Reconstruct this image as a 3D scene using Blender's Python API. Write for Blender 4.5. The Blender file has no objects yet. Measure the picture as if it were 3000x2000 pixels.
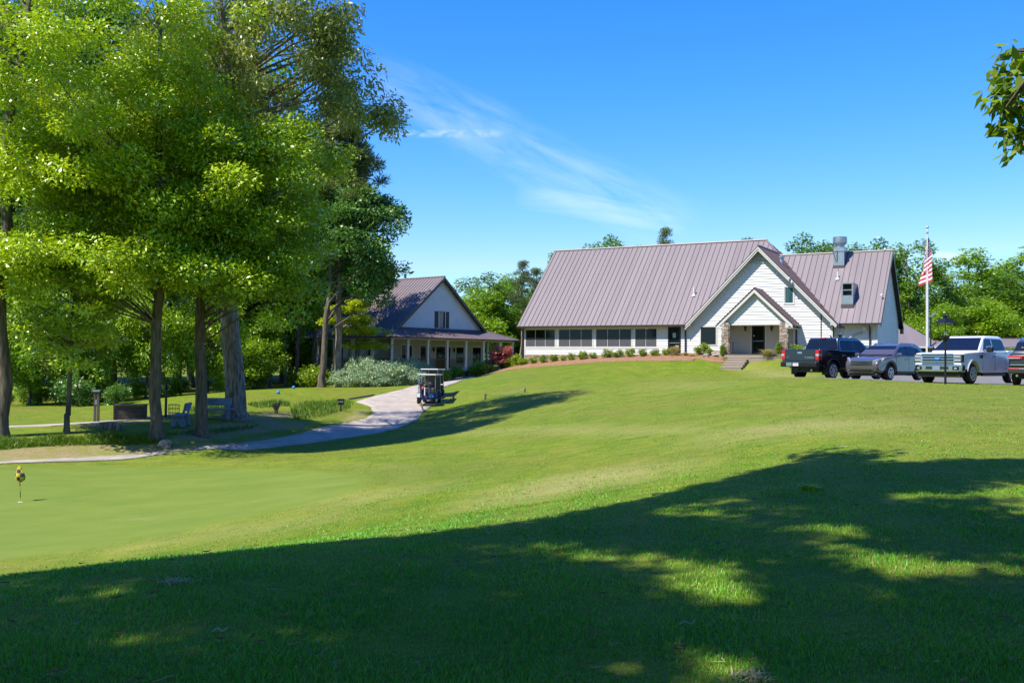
import bpy, bmesh, math, random
import numpy as np
from mathutils import Vector, Matrix
R = math.radians
C = bpy.context.scene
COL = C.collection
random.seed(5)

# ------------------------------------------------------------------ camera, sky, sun, exposure
EYE = 1.65
FPX, PITCH, ROLL = 2858.3, 0.01971, 0.00901          # focal length in photo pixels (3000 wide), pitch and roll of the lens
cp, sp, cr, sr = math.cos(PITCH), math.sin(PITCH), math.cos(ROLL), math.sin(ROLL)
RIGHT = np.array([cr, -sp*sr, cp*sr]); UP = np.array([-sr, -sp*cr, cp*cr]); FWD = np.array([0, cp, sp])
cam = bpy.data.cameras.new('camera'); cam_o = bpy.data.objects.new('camera', cam); COL.objects.link(cam_o)
cam.sensor_width = 36; cam.lens = FPX/3000*36; cam.clip_start = .1; cam.clip_end = 8000
M = Matrix(((RIGHT[0], UP[0], -FWD[0], 0), (RIGHT[1], UP[1], -FWD[1], 0), (RIGHT[2], UP[2], -FWD[2], EYE), (0, 0, 0, 1)))
cam_o.matrix_world = M
C.camera = cam_o

SUN = np.array([.58, .42, -1.0]); SUN /= np.linalg.norm(SUN)     # direction the light travels
SUN_EL = math.asin(-SUN[2])
sun = bpy.data.lights.new('sun', 'SUN'); sun.energy = 5.0; sun.angle = R(.55); sun.color = (1, .95, .86)
sun_o = bpy.data.objects.new('sun', sun); COL.objects.link(sun_o)
sun_o.rotation_euler = Vector(SUN).to_track_quat('-Z', 'Y').to_euler(); sun_o.location = (-30, -20, 60)

W = bpy.data.worlds.new('World'); C.world = W; W.use_nodes = True
wn, wl = W.node_tree.nodes, W.node_tree.links
wn.clear()
def wnode(t, **k):
    n = wn.new(t)
    for a, b in k.items(): setattr(n, a, b)
    return n
sky = wnode('ShaderNodeTexSky', sky_type='NISHITA', sun_disc=False, sun_elevation=SUN_EL,
            sun_rotation=math.atan2(-SUN[0], -SUN[1]), altitude=300, air_density=1.0, dust_density=.35, ozone_density=3.0)
hsv = wnode('ShaderNodeHueSaturation'); hsv.inputs['Saturation'].default_value = 1.28; hsv.inputs['Value'].default_value = 1.0
wl.new(sky.outputs[0], hsv.inputs['Color'])
# deep saturated blue of the clear sky: a response curve per channel on the physical sky
ssep = wnode('ShaderNodeSeparateColor'); wl.new(hsv.outputs[0], ssep.inputs[0]); scmb = wnode('ShaderNodeCombineColor')
def curve(i, a, g):
    m1 = wnode('ShaderNodeMath', operation='MULTIPLY'); m1.inputs[1].default_value = .14; wl.new(ssep.outputs[i], m1.inputs[0])
    m2 = wnode('ShaderNodeMath', operation='POWER'); m2.inputs[1].default_value = g; wl.new(m1.outputs[0], m2.inputs[0])
    m3 = wnode('ShaderNodeMath', operation='MULTIPLY'); m3.inputs[1].default_value = a/.14; wl.new(m2.outputs[0], m3.inputs[0])
    m4 = wnode('ShaderNodeMath', operation='MINIMUM'); m4.inputs[1].default_value = (.44, .80, 1.05)[i]/.14; wl.new(m3.outputs[0], m4.inputs[0]); wl.new(m4.outputs[0], scmb.inputs[i])
curve(0, 1.55, 1.42); curve(1, 1.04, .97); curve(2, 1.5, .75)
# thin cirrus and a broken contrail, laid out by compass bearing and elevation on the sky dome
tc = wnode('ShaderNodeTexCoord'); sep = wnode('ShaderNodeSeparateXYZ'); wl.new(tc.outputs['Generated'], sep.inputs[0])
def wmath(op, a, b=None, clamp=False):
    n = wnode('ShaderNodeMath', operation=op, use_clamp=clamp)
    for i, v in ((0, a), (1, b)):
        if v is None: continue
        if isinstance(v, (int, float)): n.inputs[i].default_value = v
        else: wl.new(v, n.inputs[i])
    return n.outputs[0]
az = wmath('DIVIDE', sep.outputs[0], wmath('MAXIMUM', sep.outputs[1], .05)); el = wmath('DIVIDE', sep.outputs[2], wmath('MAXIMUM', sep.outputs[1], .05))
def streak(a0, e0, a1, e1, width, nscale, stretch, lo, hi, seed):
    L = math.hypot(a1-a0, e1-e0); ca, sa = (a1-a0)/L, (e1-e0)/L
    da, de = wmath('SUBTRACT', az, a0), wmath('SUBTRACT', el, e0)
    s = wmath('ADD', wmath('MULTIPLY', da, ca), wmath('MULTIPLY', de, sa))
    t = wmath('SUBTRACT', wmath('MULTIPLY', de, ca), wmath('MULTIPLY', da, sa))
    cmb = wnode('ShaderNodeCombineXYZ'); wl.new(wmath('MULTIPLY', s, 1/stretch), cmb.inputs[0]); wl.new(t, cmb.inputs[1]); cmb.inputs[2].default_value = seed
    nz = wnode('ShaderNodeTexNoise'); nz.inputs['Scale'].default_value = nscale; nz.inputs['Detail'].default_value = 7; nz.inputs['Roughness'].default_value = .6
    nz.inputs['Distortion'].default_value = .6
    wl.new(cmb.outputs[0], nz.inputs['Vector'])
    mr = wnode('ShaderNodeMapRange'); mr.inputs[1].default_value = lo; mr.inputs[2].default_value = hi; wl.new(nz.outputs[0], mr.inputs[0])
    band = wmath('SUBTRACT', 1, wmath('POWER', wmath('DIVIDE', t, width), 2), True)
    e = wmath('SUBTRACT', 1, wmath('POWER', wmath('ABSOLUTE', wmath('DIVIDE', wmath('SUBTRACT', s, L/2), L/2)), 4), True)
    return wmath('MULTIPLY', wmath('MULTIPLY', mr.outputs[0], band), e)
def ae(px, py): return (px-1500)/FPX, (1056-py)/FPX
def st(p0, p1, w, *a): return streak(*ae(*p0), *ae(*p1), w/FPX, *a)
c1 = wmath('MULTIPLY', st((1080, 230), (2050, 690), 105, 34, 5, .42, .9, 1.3), .34)
c2 = wmath('MULTIPLY', st((1040, 200), (1500, 400), 90, 28, 4, .36, .95, 4.7), .26)
c3 = wmath('MULTIPLY', st((1100, 393), (1480, 388), 14, 90, 1.5, .4, .8, 2.2), .38)
c4 = wmath('MULTIPLY', st((1500, 560), (2020, 640), 50, 40, 9, .45, .75, 8.1), .36)
c5 = wmath('MULTIPLY', st((2730, 735), (2850, 745), 16, 30, 3, .3, .7, 3.1), .5)
cl = wmath('ADD', wmath('ADD', wmath('ADD', c1, c2), wmath('ADD', c3, c4)), c5, True)
mixc = wnode('ShaderNodeMix', data_type='RGBA'); wl.new(cl, mixc.inputs[0]); wl.new(scmb.outputs[0], mixc.inputs[6]); mixc.inputs[7].default_value = (7.6, 8.0, 8.6, 1)
bg = wnode('ShaderNodeBackground'); bg.inputs[1].default_value = .094; wl.new(mixc.outputs[2], bg.inputs[0])
wo = wnode('ShaderNodeOutputWorld'); wl.new(bg.outputs[0], wo.inputs[0])

C.view_settings.view_transform = 'Standard'; C.view_settings.look = 'None'; C.view_settings.exposure = .9; C.view_settings.gamma = 1
C.cycles.use_denoising = True
C.cycles.max_bounces = 7; C.cycles.diffuse_bounces = 3; C.cycles.glossy_bounces = 3; C.cycles.transmission_bounces = 4; C.cycles.transparent_max_bounces = 8
C.cycles.sample_clamp_indirect = 6

# ------------------------------------------------------------------ survey helpers: a photo pixel plus a known depth or plane gives a place in the world
EYEV = np.array([0, 0, EYE])
def ray(px, py): return FWD + RIGHT*((px-1500)/FPX) + UP*((1000-py)/FPX)
def P(px, py, D):
    r = ray(px, py); return EYEV + r*(D/r[1])

# ------------------------------------------------------------------ terrain heights: a smooth surface through surveyed ground points
TP = []
def tp(px, py, D): TP.append(tuple(P(px, py, D)))
def tz(X, Y, zrel): TP.append((X, Y, zrel+EYE))
for x, y, z in ((0, 0, -1.65), (-3, 0, -1.68), (4, 0, -1.6), (-2.6, 5, -1.66), (0, 5, -1.65), (2.6, 5, -1.62), (7, 5, -1.5), (-9, 4, -2.0), (-14, 8, -3.0)): tz(x, y, z)
for a in ((0, 1683, 8.5), (350, 1648, 8.9), (750, 1608, 9.4), (1500, 1530, 10.6), (2000, 1455, 11.6), (2400, 1392, 12.6), (3000, 1345, 13.2),
          (2400, 1250, 18.5), (3000, 1220, 19), (2700, 1170, 27), (3000, 1160, 28), (2400, 1180, 28),
          (2000, 1120, 50), (2000, 1200, 31), (2000, 1265, 24), (2000, 1330, 18), (2000, 1400, 14),
          (1500, 1205, 45), (1500, 1150, 54), (1500, 1110, 62), (1500, 1088, 70), (1500, 1262, 34), (1500, 1330, 26), (1500, 1400, 19), (1500, 1470, 14.5),
          (60, 1470, 24.5), (0, 1640, 18), (0, 1368, 30.6), (500, 1345, 33), (1000, 1330, 31), (1075, 1400, 24), (750, 1560, 17.6), (500, 1590, 17.8), (1100, 1470, 17),
          (400, 1335, 34.5), (700, 1314, 36.5), (900, 1290, 40), (1050, 1262, 44), (1150, 1240, 48), (1230, 1202, 54), (1258, 1185, 56), (1200, 1150, 62), (1300, 1124, 68), (1380, 1108, 75),
          (0, 1270, 35), (200, 1268, 35.5), (460, 1268, 35.6), (530, 1250, 38), (640, 1232, 41), (693, 1222, 42), (370, 1232, 42), (100, 1245, 40), (100, 1195, 55), (300, 1195, 56),
          (850, 1190, 50), (700, 1150, 60), (900, 1135, 66), (1000, 1135, 69), (550, 1165, 58), (1150, 1133, 68),
          (1423, 1170, 52), (1538, 1157, 55), (1330, 1190, 55), (1420, 1125, 63),
          (1536, 1066, 76.4), (1660, 1054, 74.5), (1780, 1046.5, 72.6), (1900, 1042, 71), (2000, 1040.5, 69.6), (2095, 1041, 68),
          (1545, 1079, 74), (1652, 1070.4, 72), (1779, 1060.5, 70), (1890, 1057.7, 68.4), (2001, 1056, 67), (2091, 1059.5, 65.8),
          (2116, 1083, 64.9), (2182, 1083, 64.3), (2080, 1075, 64.5), (2230, 1054, 65), (2290, 1054, 64), (2230, 1085, 60), (2290, 1095, 55), (2420, 1050, 62),
          (2290, 1104, 45), (2420, 1108, 43.6), (2600, 1116, 41), (2700, 1121, 38.5), (2850, 1127, 36), (3000, 1130, 36)): tp(*a)
for x, y, z in ((13, 47, -.8), (20, 42, -.83), (19, 52, -.8), (28, 45, -.83), (26, 55, -.78), (34, 60, -.7), (22, 62, -.55), (40, 45, -.85), (45, 75, -.3), (30, 80, -.2), (15, 95, .2),
                (-10, 82, -1.75), (-13, 86, -1.8), (-3, 82, -1.4), (-8, 95, -1.8), (2, 95, -1.2), (-20, 85, -2.4), (-30, 75, -2.9), (-30, 60, -3.0), (-45, 60, -3.1), (-60, 45, -3.3), (-40, 35, -3.2),
                (-25, 20, -3.7), (-16, 14, -3.5), (-12, 20, -3.8), (-6, 12, -3.0), (-50, 110, -2.5), (0, 130, -1), (50, 120, 0), (90, 60, -.6), (60, 20, -.5), (25, 18, -.8), (30, 0, -1), (0, -40, -1), (-50, -20, -3), (-90, 60, -3), (-90, 140, -2), (90, 140, 0)): tz(x, y, z)
TP = np.array(TP)
def _phi(d2): return .5*d2*np.log(np.maximum(d2, 1e-9))
_n = len(TP); _d2 = ((TP[:, None, :2]-TP[None, :, :2])**2).sum(-1)
_A = np.zeros((_n+3, _n+3)); _A[:_n, :_n] = _phi(_d2)+np.eye(_n)*1.5; _A[:_n, _n] = 1; _A[:_n, _n+1:] = TP[:, :2]; _A[_n:, :_n] = _A[:_n, _n:].T
_w = np.linalg.solve(_A, np.concatenate([TP[:, 2], [0, 0, 0]]))
def H(x, y):
    x = np.atleast_1d(np.asarray(x, float)); y = np.atleast_1d(np.asarray(y, float)); out = np.empty(x.shape); fx, fy = x.ravel(), y.ravel(); o = np.empty(fx.shape)
    for i in range(0, len(fx), 20000):
        a, b = fx[i:i+20000], fy[i:i+20000]
        s = np.minimum(1, 105/np.maximum(np.hypot(a, b-40), 1)); a2, b2 = a*s, 40+(b-40)*s      # beyond the surveyed area the edge height carries on
        o[i:i+20000] = _phi((a2[:, None]-TP[:, 0])**2+(b2[:, None]-TP[:, 1])**2)@_w[:_n]+_w[_n]+_w[_n+1]*a2+_w[_n+2]*b2
        far = np.clip((np.hypot(a, b-40)-105)/150, 0, 1); o[i:i+20000] = o[i:i+20000]*(1-far)+(EYE-1.5)*far
    return o.reshape(x.shape)
def h(x, y): return float(H(x, y)[0])
_T = np.geomspace(3.5, 160, 900)
def G(px, py):                                        # where the sight line of a photo pixel meets the ground
    r = ray(px, py); t = _T/r[1]; z = EYE+r[2]*t; g = H(r[0]*t, r[1]*t); k = np.argmax(z < g)
    if k == 0: k = len(t)-1
    a, b = z[k-1]-g[k-1], z[k]-g[k]; tt = t[k-1]+(t[k]-t[k-1])*(a/(a-b) if a != b else 0)
    return np.array([r[0]*tt, r[1]*tt, h(r[0]*tt, r[1]*tt)])
def gp(px, D):                                        # ground point on the bearing of photo column px at depth D
    x = (px-1500)/FPX*D; return np.array([x, D, h(x, D)])

# ------------------------------------------------------------------ object helpers
def tag(o, label=None, cat=None, group=None, kind=None):
    if label: o['label'] = label
    if cat: o['category'] = cat
    if group: o['group'] = group
    if kind: o['kind'] = kind
    return o
def empty(name, loc, rz=0, label=None, cat=None, group=None):
    o = bpy.data.objects.new(name, None); COL.objects.link(o); o.location = tuple(loc); o.rotation_euler = (0, 0, rz); o.empty_display_size = .2
    return tag(o, label, cat, group)
def dup(src, parent=None):
    c = src.copy(); COL.objects.link(c)
    if parent is not None: c.parent = parent
    for ch in list(src.children): dup(ch, c)
    return c
def fmesh(name, verts, faces, smooth=False):          # uniform faces, fast
    me = bpy.data.meshes.new(name); verts = np.asarray(verts, np.float32); faces = np.asarray(faces, np.int32); k = faces.shape[1]
    me.vertices.add(len(verts)); me.vertices.foreach_set('co', verts.ravel()); me.loops.add(faces.size); me.loops.foreach_set('vertex_index', faces.ravel())
    me.polygons.add(len(faces)); me.polygons.foreach_set('loop_start', np.arange(0, faces.size, k, dtype=np.int32)); me.polygons.foreach_set('loop_total', np.full(len(faces), k, np.int32))
    if smooth: me.polygons.foreach_set('use_smooth', np.ones(len(faces), bool))
    me.update(calc_edges=True); return me
def link(name, me, m=None, parent=None, loc=None):
    o = bpy.data.objects.new(name, me); COL.objects.link(o)
    if m is not None and not me.materials: me.materials.append(m)
    if parent is not None: o.parent = parent
    if loc is not None: o.location = tuple(loc)
    return o
class MB:
    """collects shapes and links them as ONE mesh object"""
    def __init__(s): s.v = []; s.f = []; s.t = []; s.tint = 0.
    def add(s, vs, fs):
        b = len(s.v); s.v += [tuple(map(float, q)) for q in vs]; s.f += [tuple(b+i for i in f) for f in fs]; s.t += [s.tint]*len(vs); return s
    def box(s, x0, x1, y0, y1, z0, z1):
        return s.add([(x, y, z) for z in (z0, z1) for y in (y0, y1) for x in (x0, x1)], [(0, 2, 3, 1), (4, 5, 7, 6), (0, 1, 5, 4), (2, 6, 7, 3), (0, 4, 6, 2), (1, 3, 7, 5)])
    def cbox(s, c, d, rot=None):
        c = Vector(c); vs = []
        for z in (-.5, .5):
            for y in (-.5, .5):
                for x in (-.5, .5):
                    q = Vector((x*d[0], y*d[1], z*d[2])); vs.append(c+(rot@q if rot is not None else q))
        return s.add(vs, [(0, 2, 3, 1), (4, 5, 7, 6), (0, 1, 5, 4), (2, 6, 7, 3), (0, 4, 6, 2), (1, 3, 7, 5)])
    def tube(s, pts, rad, n=8, cap=True):
        pts = [Vector(p) for p in pts]; rad = rad if hasattr(rad, '__len__') else [rad]*len(pts); vs = []; ref = None
        for i, p in enumerate(pts):
            d = (pts[min(i+1, len(pts)-1)]-pts[max(i-1, 0)]); d = d.normalized() if d.length > 1e-9 else Vector((0, 0, 1))
            if ref is None: ref = Vector((1, 0, 0)) if abs(d.x) < .8 else Vector((0, 1, 0))
            a = (ref-d*ref.dot(d)).normalized(); b = d.cross(a); ref = a
            vs += [p+(a*math.cos(2*math.pi*k/n)+b*math.sin(2*math.pi*k/n))*rad[i] for k in range(n)]
        fs = [(i*n+k, i*n+(k+1) % n, (i+1)*n+(k+1) % n, (i+1)*n+k) for i in range(len(pts)-1) for k in range(n)]
        if cap: fs += [tuple(reversed(range(n))), tuple(range((len(pts)-1)*n, len(pts)*n))]
        return s.add(vs, fs)
    def lathe(s, prof, n=16, axis='z', c=(0, 0, 0)):
        vs = []
        for r, z in prof:
            for k in range(n):
                a = 2*math.pi*k/n; q = (r*math.cos(a), r*math.sin(a), z)
                if axis == 'y': q = (q[0], q[2], q[1])
                if axis == 'x': q = (q[2], q[0], q[1])
                vs.append((q[0]+c[0], q[1]+c[1], q[2]+c[2]))
        fs = [(i*n+k, i*n+(k+1) % n, (i+1)*n+(k+1) % n, (i+1)*n+k) for i in range(len(prof)-1) for k in range(n)]
        return s.add(vs, fs+[tuple(reversed(range(n))), tuple(range((len(prof)-1)*n, len(prof)*n))])
    def poly(s, pts, off):                            # a flat outline given thickness along off
        off = Vector(off); n = len(pts); pts = [Vector(p) for p in pts]
        return s.add(pts+[p+off for p in pts], [tuple(range(n)), tuple(reversed(range(n, 2*n)))]+[(i, i+n, (i+1) % n+n, (i+1) % n) for i in range(n)])
    def build(s, name, m, parent=None, loc=None, smooth=False, bevel=0, seg=2):
        me = bpy.data.meshes.new(name); me.from_pydata(s.v, [], s.f)
        bm = bmesh.new(); bm.from_mesh(me); bmesh.ops.recalc_face_normals(bm, faces=bm.faces); bm.to_mesh(me); bm.free()
        if any(s.t): a = me.attributes.new('tint', 'FLOAT', 'POINT'); a.data.foreach_set('value', np.array(s.t, np.float32))
        if smooth:
            for p in me.polygons: p.use_smooth = True
            try: me.set_sharp_from_angle(angle=R(40))
            except Exception: pass
        o = link(name, me, m, parent, loc)
        if bevel:
            b = o.modifiers.new('bevel', 'BEVEL'); b.width = bevel; b.segments = seg; b.limit_method = 'ANGLE'; b.angle_limit = R(30); b.harden_normals = False
        return o

# ------------------------------------------------------------------ materials
KL = .85; KA = .68                                              # paint and surface colours below are noted from a brighter chart; this brings them to true reflectance
def mat(name, col, rough=.8, metal=0., var=.12, nscale=6., bump=0., bscale=30., spec=.5, coat=0., stretch=None, tint=None, col2=None, emit=0):
    m = bpy.data.materials.new(name); m.use_nodes = True; nt = m.node_tree; b = nt.nodes['Principled BSDF']
    b.inputs['Roughness'].default_value = rough; b.inputs['Metallic'].default_value = metal; b.inputs['Specular IOR Level'].default_value = spec; b.inputs['Coat Weight'].default_value = coat; b.inputs['Coat Roughness'].default_value = .05
    col = tuple(c*KA for c in col); col2 = None if col2 is None else tuple(c*KA for c in col2)
    co = nt.nodes.new('ShaderNodeTexCoord'); src = co.outputs['Object']
    if stretch:
        mp = nt.nodes.new('ShaderNodeMapping'); mp.inputs['Scale'].default_value = stretch; nt.links.new(src, mp.inputs[0]); src = mp.outputs[0]
    nz = nt.nodes.new('ShaderNodeTexNoise'); nz.inputs['Scale'].default_value = nscale; nz.inputs['Detail'].default_value = 6; nt.links.new(src, nz.inputs['Vector'])
    rp = nt.nodes.new('ShaderNodeValToRGB'); c = np.array(col); d = np.array(col2) if col2 is not None else np.clip(c*(1+var), 0, 1); c0 = c if col2 is not None else c*(1-var)
    rp.color_ramp.elements[0].color = (*c0, 1); rp.color_ramp.elements[1].color = (*d, 1); rp.color_ramp.elements[0].position = .3; rp.color_ramp.elements[1].position = .7
    nt.links.new(nz.outputs[0], rp.inputs[0]); out = rp.outputs[0]
    if tint is not None:                              # a per-piece shade stored on the mesh
        at = nt.nodes.new('ShaderNodeAttribute'); at.attribute_name = 'tint'; tr = nt.nodes.new('ShaderNodeValToRGB'); tr.color_ramp.interpolation = 'CONSTANT' if len(tint) > 3 else 'LINEAR'
        while len(tr.color_ramp.elements) < len(tint): tr.color_ramp.elements.new(.5)
        for i, t in enumerate(tint): tr.color_ramp.elements[i].position = i/len(tint) if len(tint) > 3 else i/max(1, len(tint)-1); tr.color_ramp.elements[i].color = (*t, 1)
        nt.links.new(at.outputs['Fac'], tr.inputs[0]); mx = nt.nodes.new('ShaderNodeMix'); mx.data_type = 'RGBA'; mx.blend_type = 'MULTIPLY'; mx.inputs[0].default_value = 1
        nt.links.new(out, mx.inputs[6]); nt.links.new(tr.outputs[0], mx.inputs[7]); out = mx.outputs[2]
    nt.links.new(out, b.inputs['Base Color'])
    if bump:
        n2 = nt.nodes.new('ShaderNodeTexNoise'); n2.inputs['Scale'].default_value = bscale; n2.inputs['Detail'].default_value = 8; nt.links.new(src, n2.inputs['Vector'])
        bp = nt.nodes.new('ShaderNodeBump'); bp.inputs['Strength'].default_value = bump; bp.inputs['Distance'].default_value = .03; nt.links.new(n2.outputs[0], bp.inputs['Height']); nt.links.new(bp.outputs[0], b.inputs['Normal'])
    if emit: b.inputs['Emission Color'].default_value = (*col, 1); b.inputs['Emission Strength'].default_value = emit
    return m
def leafmat(name, dark, mid, light, trans=.4, gloss=.35):
    m = bpy.data.materials.new(name); m.use_nodes = True; nt = m.node_tree; b = nt.nodes['Principled BSDF']; b.inputs['Roughness'].default_value = .38; b.inputs['Specular IOR Level'].default_value = gloss
    at = nt.nodes.new('ShaderNodeAttribute'); at.attribute_name = 'tint'; oi = nt.nodes.new('ShaderNodeObjectInfo')
    ad = nt.nodes.new('ShaderNodeMath'); ad.operation = 'MULTIPLY_ADD'; ad.inputs[1].default_value = .25; nt.links.new(oi.outputs['Random'], ad.inputs[0]); nt.links.new(at.outputs['Fac'], ad.inputs[2])
    sb = nt.nodes.new('ShaderNodeMath'); sb.operation = 'SUBTRACT'; sb.use_clamp = True; sb.inputs[1].default_value = .125; nt.links.new(ad.outputs[0], sb.inputs[0])
    rp = nt.nodes.new('ShaderNodeValToRGB'); rp.color_ramp.elements.new(.5)
    for i, c in enumerate((dark, mid, light)): rp.color_ramp.elements[i].position = i/2; rp.color_ramp.elements[i].color = (c[0]*KL, c[1]*KL, c[2]*KL, 1)
    nt.links.new(sb.outputs[0], rp.inputs[0]); nt.links.new(rp.outputs[0], b.inputs['Base Color'])
    tr = nt.nodes.new('ShaderNodeBsdfTranslucent'); mc = nt.nodes.new('ShaderNodeMix'); mc.data_type = 'RGBA'; mc.blend_type = 'MULTIPLY'; mc.inputs[0].default_value = 1; mc.inputs[7].default_value = (1.3, 1.25, .5, 1)
    nt.links.new(rp.outputs[0], mc.inputs[6]); nt.links.new(mc.outputs[2], tr.inputs[0])
    mx = nt.nodes.new('ShaderNodeMixShader'); mx.inputs[0].default_value = trans; nt.links.new(b.outputs[0], mx.inputs[1]); nt.links.new(tr.outputs[0], mx.inputs[2])
    nt.links.new(mx.outputs[0], nt.nodes['Material Output'].inputs[0]); return m
M = {
 'roof': mat('roof_metal', (.238, .196, .199), .42, .0, .09, 1.0, .05, 3, .5, stretch=(2.1, .14, .14)), 'ridge': mat('ridge_metal', (.20, .165, .175), .5),
 'seam': mat('roof_seam_shadow', (.115, .075, .09), .45, 0, .08), 'roof_trim': mat('roof_trim', (.10, .075, .075), .45, 0, .1),  # seam ribs coloured dark in place of their thin side shadows
 'siding': mat('siding', (.84, .825, .815), .6, 0, .05, 1.5, .1, 60, .3),
 'trim': mat('trim_paint', (.68, .65, .61), .5, 0, .04),
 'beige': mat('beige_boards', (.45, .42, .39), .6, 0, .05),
 'bronze': mat('bronze_metal', (.055, .042, .04), .4, .3, .1),
 'black': mat('black_metal', (.015, .015, .018), .4, .2, .15),
 'glass': mat('window_glass', (.010, .014, .014), .04, 0, .1, 2, 0, 3, .3),
 'screen': mat('insect_screen', (.085, .085, .10), .55, 0, .12, 5, .2, 200),
 'blind': mat('window_shade', (.42, .36, .31), .7, 0, .04),
 'stone': mat('ledge_stone', (.55, .52, .5), .85, 0, .35, 14, .6, 40, .3, tint=[(.75, .55, .38), (.95, .8, .62), (.5, .42, .36), (1.0, .9, .8), (.62, .5, .42), (.85, .62, .42)]),
 'concrete': mat('concrete', (.58, .50, .42), .85, 0, .12, 3, .3, 40),
 'step': mat('step_aggregate', (.34, .27, .21), .9, 0, .3, 60, .4, 90),
 'galv': mat('galvanised_steel', (.50, .56, .62), .38, .75, .12, 3, .1, 8),
 'white': mat('white_paint', (.78, .78, .78), .4, 0, .03),
 'chrome': mat('chrome', (.75, .75, .77), .08, 1, .02),
 'bark': mat('bark', (.16, .13, .095), .95, 0, .55, 9, 1.0, 22, .2, stretch=(1, 1, .18)),
 'bark_pale': mat('bark_pale', (.27, .235, .20), .95, 0, .65, 13, 1.0, 18, .2, stretch=(1, 1, .16)),
 'bark_pine': mat('bark_pine', (.30, .235, .19), .95, 0, .45, 7, .9, 16, .2, stretch=(1, 1, .25)),
 'wood_grey': mat('weathered_wood', (.10, .095, .09), .85, 0, .3, 12, .5, 40, .3, stretch=(.2, 1, 1)),
 'wood_post': mat('post_wood', (.30, .23, .15), .85, 0, .25, 12, .4, 40),
 'bench': mat('bench_concrete', (.21, .28, .43), .85, 0, .12, 12, .3, 60),
 'tyre': mat('tyre_rubber', (.018, .018, .019), .85, 0, .2),
 'alloy': mat('alloy', (.95, .95, .97), .35, .4, .05),
 'plastic': mat('dark_plastic', (.022, .022, .024), .55, 0, .15),
 'carglass': mat('car_glass', (.008, .014, .035), .04, 0, .1, 2, 0, 3, .25),
 'red_lens': mat('red_lens', (.55, .01, .012), .15, 0, .1, 20, 0, 3, .6),
 'lamp_lens': mat('lamp_lens', (.55, .58, .6), .08, .4, .3, 30),
 'amber': mat('amber_lens', (.7, .2, .03), .2),
 'paint_black': mat('black_car_paint', (.010, .011, .016), .16, .1, .05, 3, 0, 3, .5, .9),
 'paint_grey': mat('grey_car_paint', (.125, .105, .115), .22, .3, .05, 3, 0, 3, .5, .9),
 'paint_white': mat('white_car_paint', (1.12, 1.12, 1.13), .2, 0, .02, 3, 0, 3, .5, .8),
 'paint_dark': mat('dark_grey_car_paint', (.045, .045, .052), .2, .4, .05, 3, 0, 3, .5, .9),
 'rope': mat('rope', (.55, .5, .42), .9), 'red': mat('red_cloth', (.50, .03, .05), .8), 'flagwhite': mat('white_cloth', (.78, .76, .78), .8), 'navy': mat('navy_cloth', (.02, .03, .13), .8),
 'blue': mat('blue_paint', (.02, .22, .62), .4), 'orange': mat('orange_knit', (.75, .11, .02), .7), 'yellow': mat('yellow_paint', (.55, .42, .02), .5), 'bag': mat('bag_fabric', (.02, .022, .035), .6, 0, .3, 12),
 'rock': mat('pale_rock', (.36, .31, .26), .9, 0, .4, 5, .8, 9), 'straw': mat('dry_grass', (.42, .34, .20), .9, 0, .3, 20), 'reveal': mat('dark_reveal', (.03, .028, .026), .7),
 'sky_glass': mat('curtained_glass', (.05, .12, .14), .05, 0, .6, 2.5, 0, 3, .9, stretch=(8, 8, .3)),
}
LEAF = {
 'maple': leafmat('maple_leaf', (.12, .25, .006), (.36, .53, .010), (.62, .70, .02), .25, .7),
 'oak': leafmat('oak_leaf', (.15, .20, .035), (.31, .37, .07), (.52, .54, .15), .35, .6),
 'forest': leafmat('forest_leaf', (.09, .20, .010), (.20, .36, .012), (.36, .48, .02), .45, .5),
 'wood': leafmat('wood_leaf', (.04, .12, .010), (.10, .22, .013), (.23, .35, .02), .35, .5),
 'dark': leafmat('dark_leaf', (.05, .15, .03), (.11, .24, .04), (.2, .34, .05), .35, .5),
 'pine': leafmat('pine_needle', (.06, .10, .03), (.13, .18, .05), (.22, .26, .08), .3),
 'dogwood': leafmat('dogwood_leaf', (.17, .29, .006), (.38, .48, .008), (.60, .62, .02), .4),
 'shrub': leafmat('shrub_leaf', (.09, .18, .006), (.2, .31, .008), (.38, .43, .014), .3),
 'juniper': leafmat('juniper_needle', (.15, .24, .14), (.29, .41, .24), (.48, .58, .36), .25),
 'redmaple': leafmat('red_maple_leaf', (.20, .03, .035), (.38, .08, .08), (.60, .2, .17), .35),
 'purple': leafmat('purple_shrub_leaf', (.03, .012, .018), (.07, .03, .04), (.26, .17, .16), .25),
 'box': leafmat('box_leaf', (.07, .16, .005), (.17, .29, .006), (.34, .42, .01), .3),
 'blade': leafmat('long_grass_blade', (.05, .11, .012), (.10, .20, .012), (.2, .28, .02), .35, .2),
 'fount': leafmat('fountain_grass_blade', (.24, .25, .08), (.42, .37, .17), (.62, .52, .32), .3, .2),
 'near': leafmat('near_leaf', (.09, .17, .012), (.18, .29, .018), (.3, .38, .03), .45, .6),
}

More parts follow.
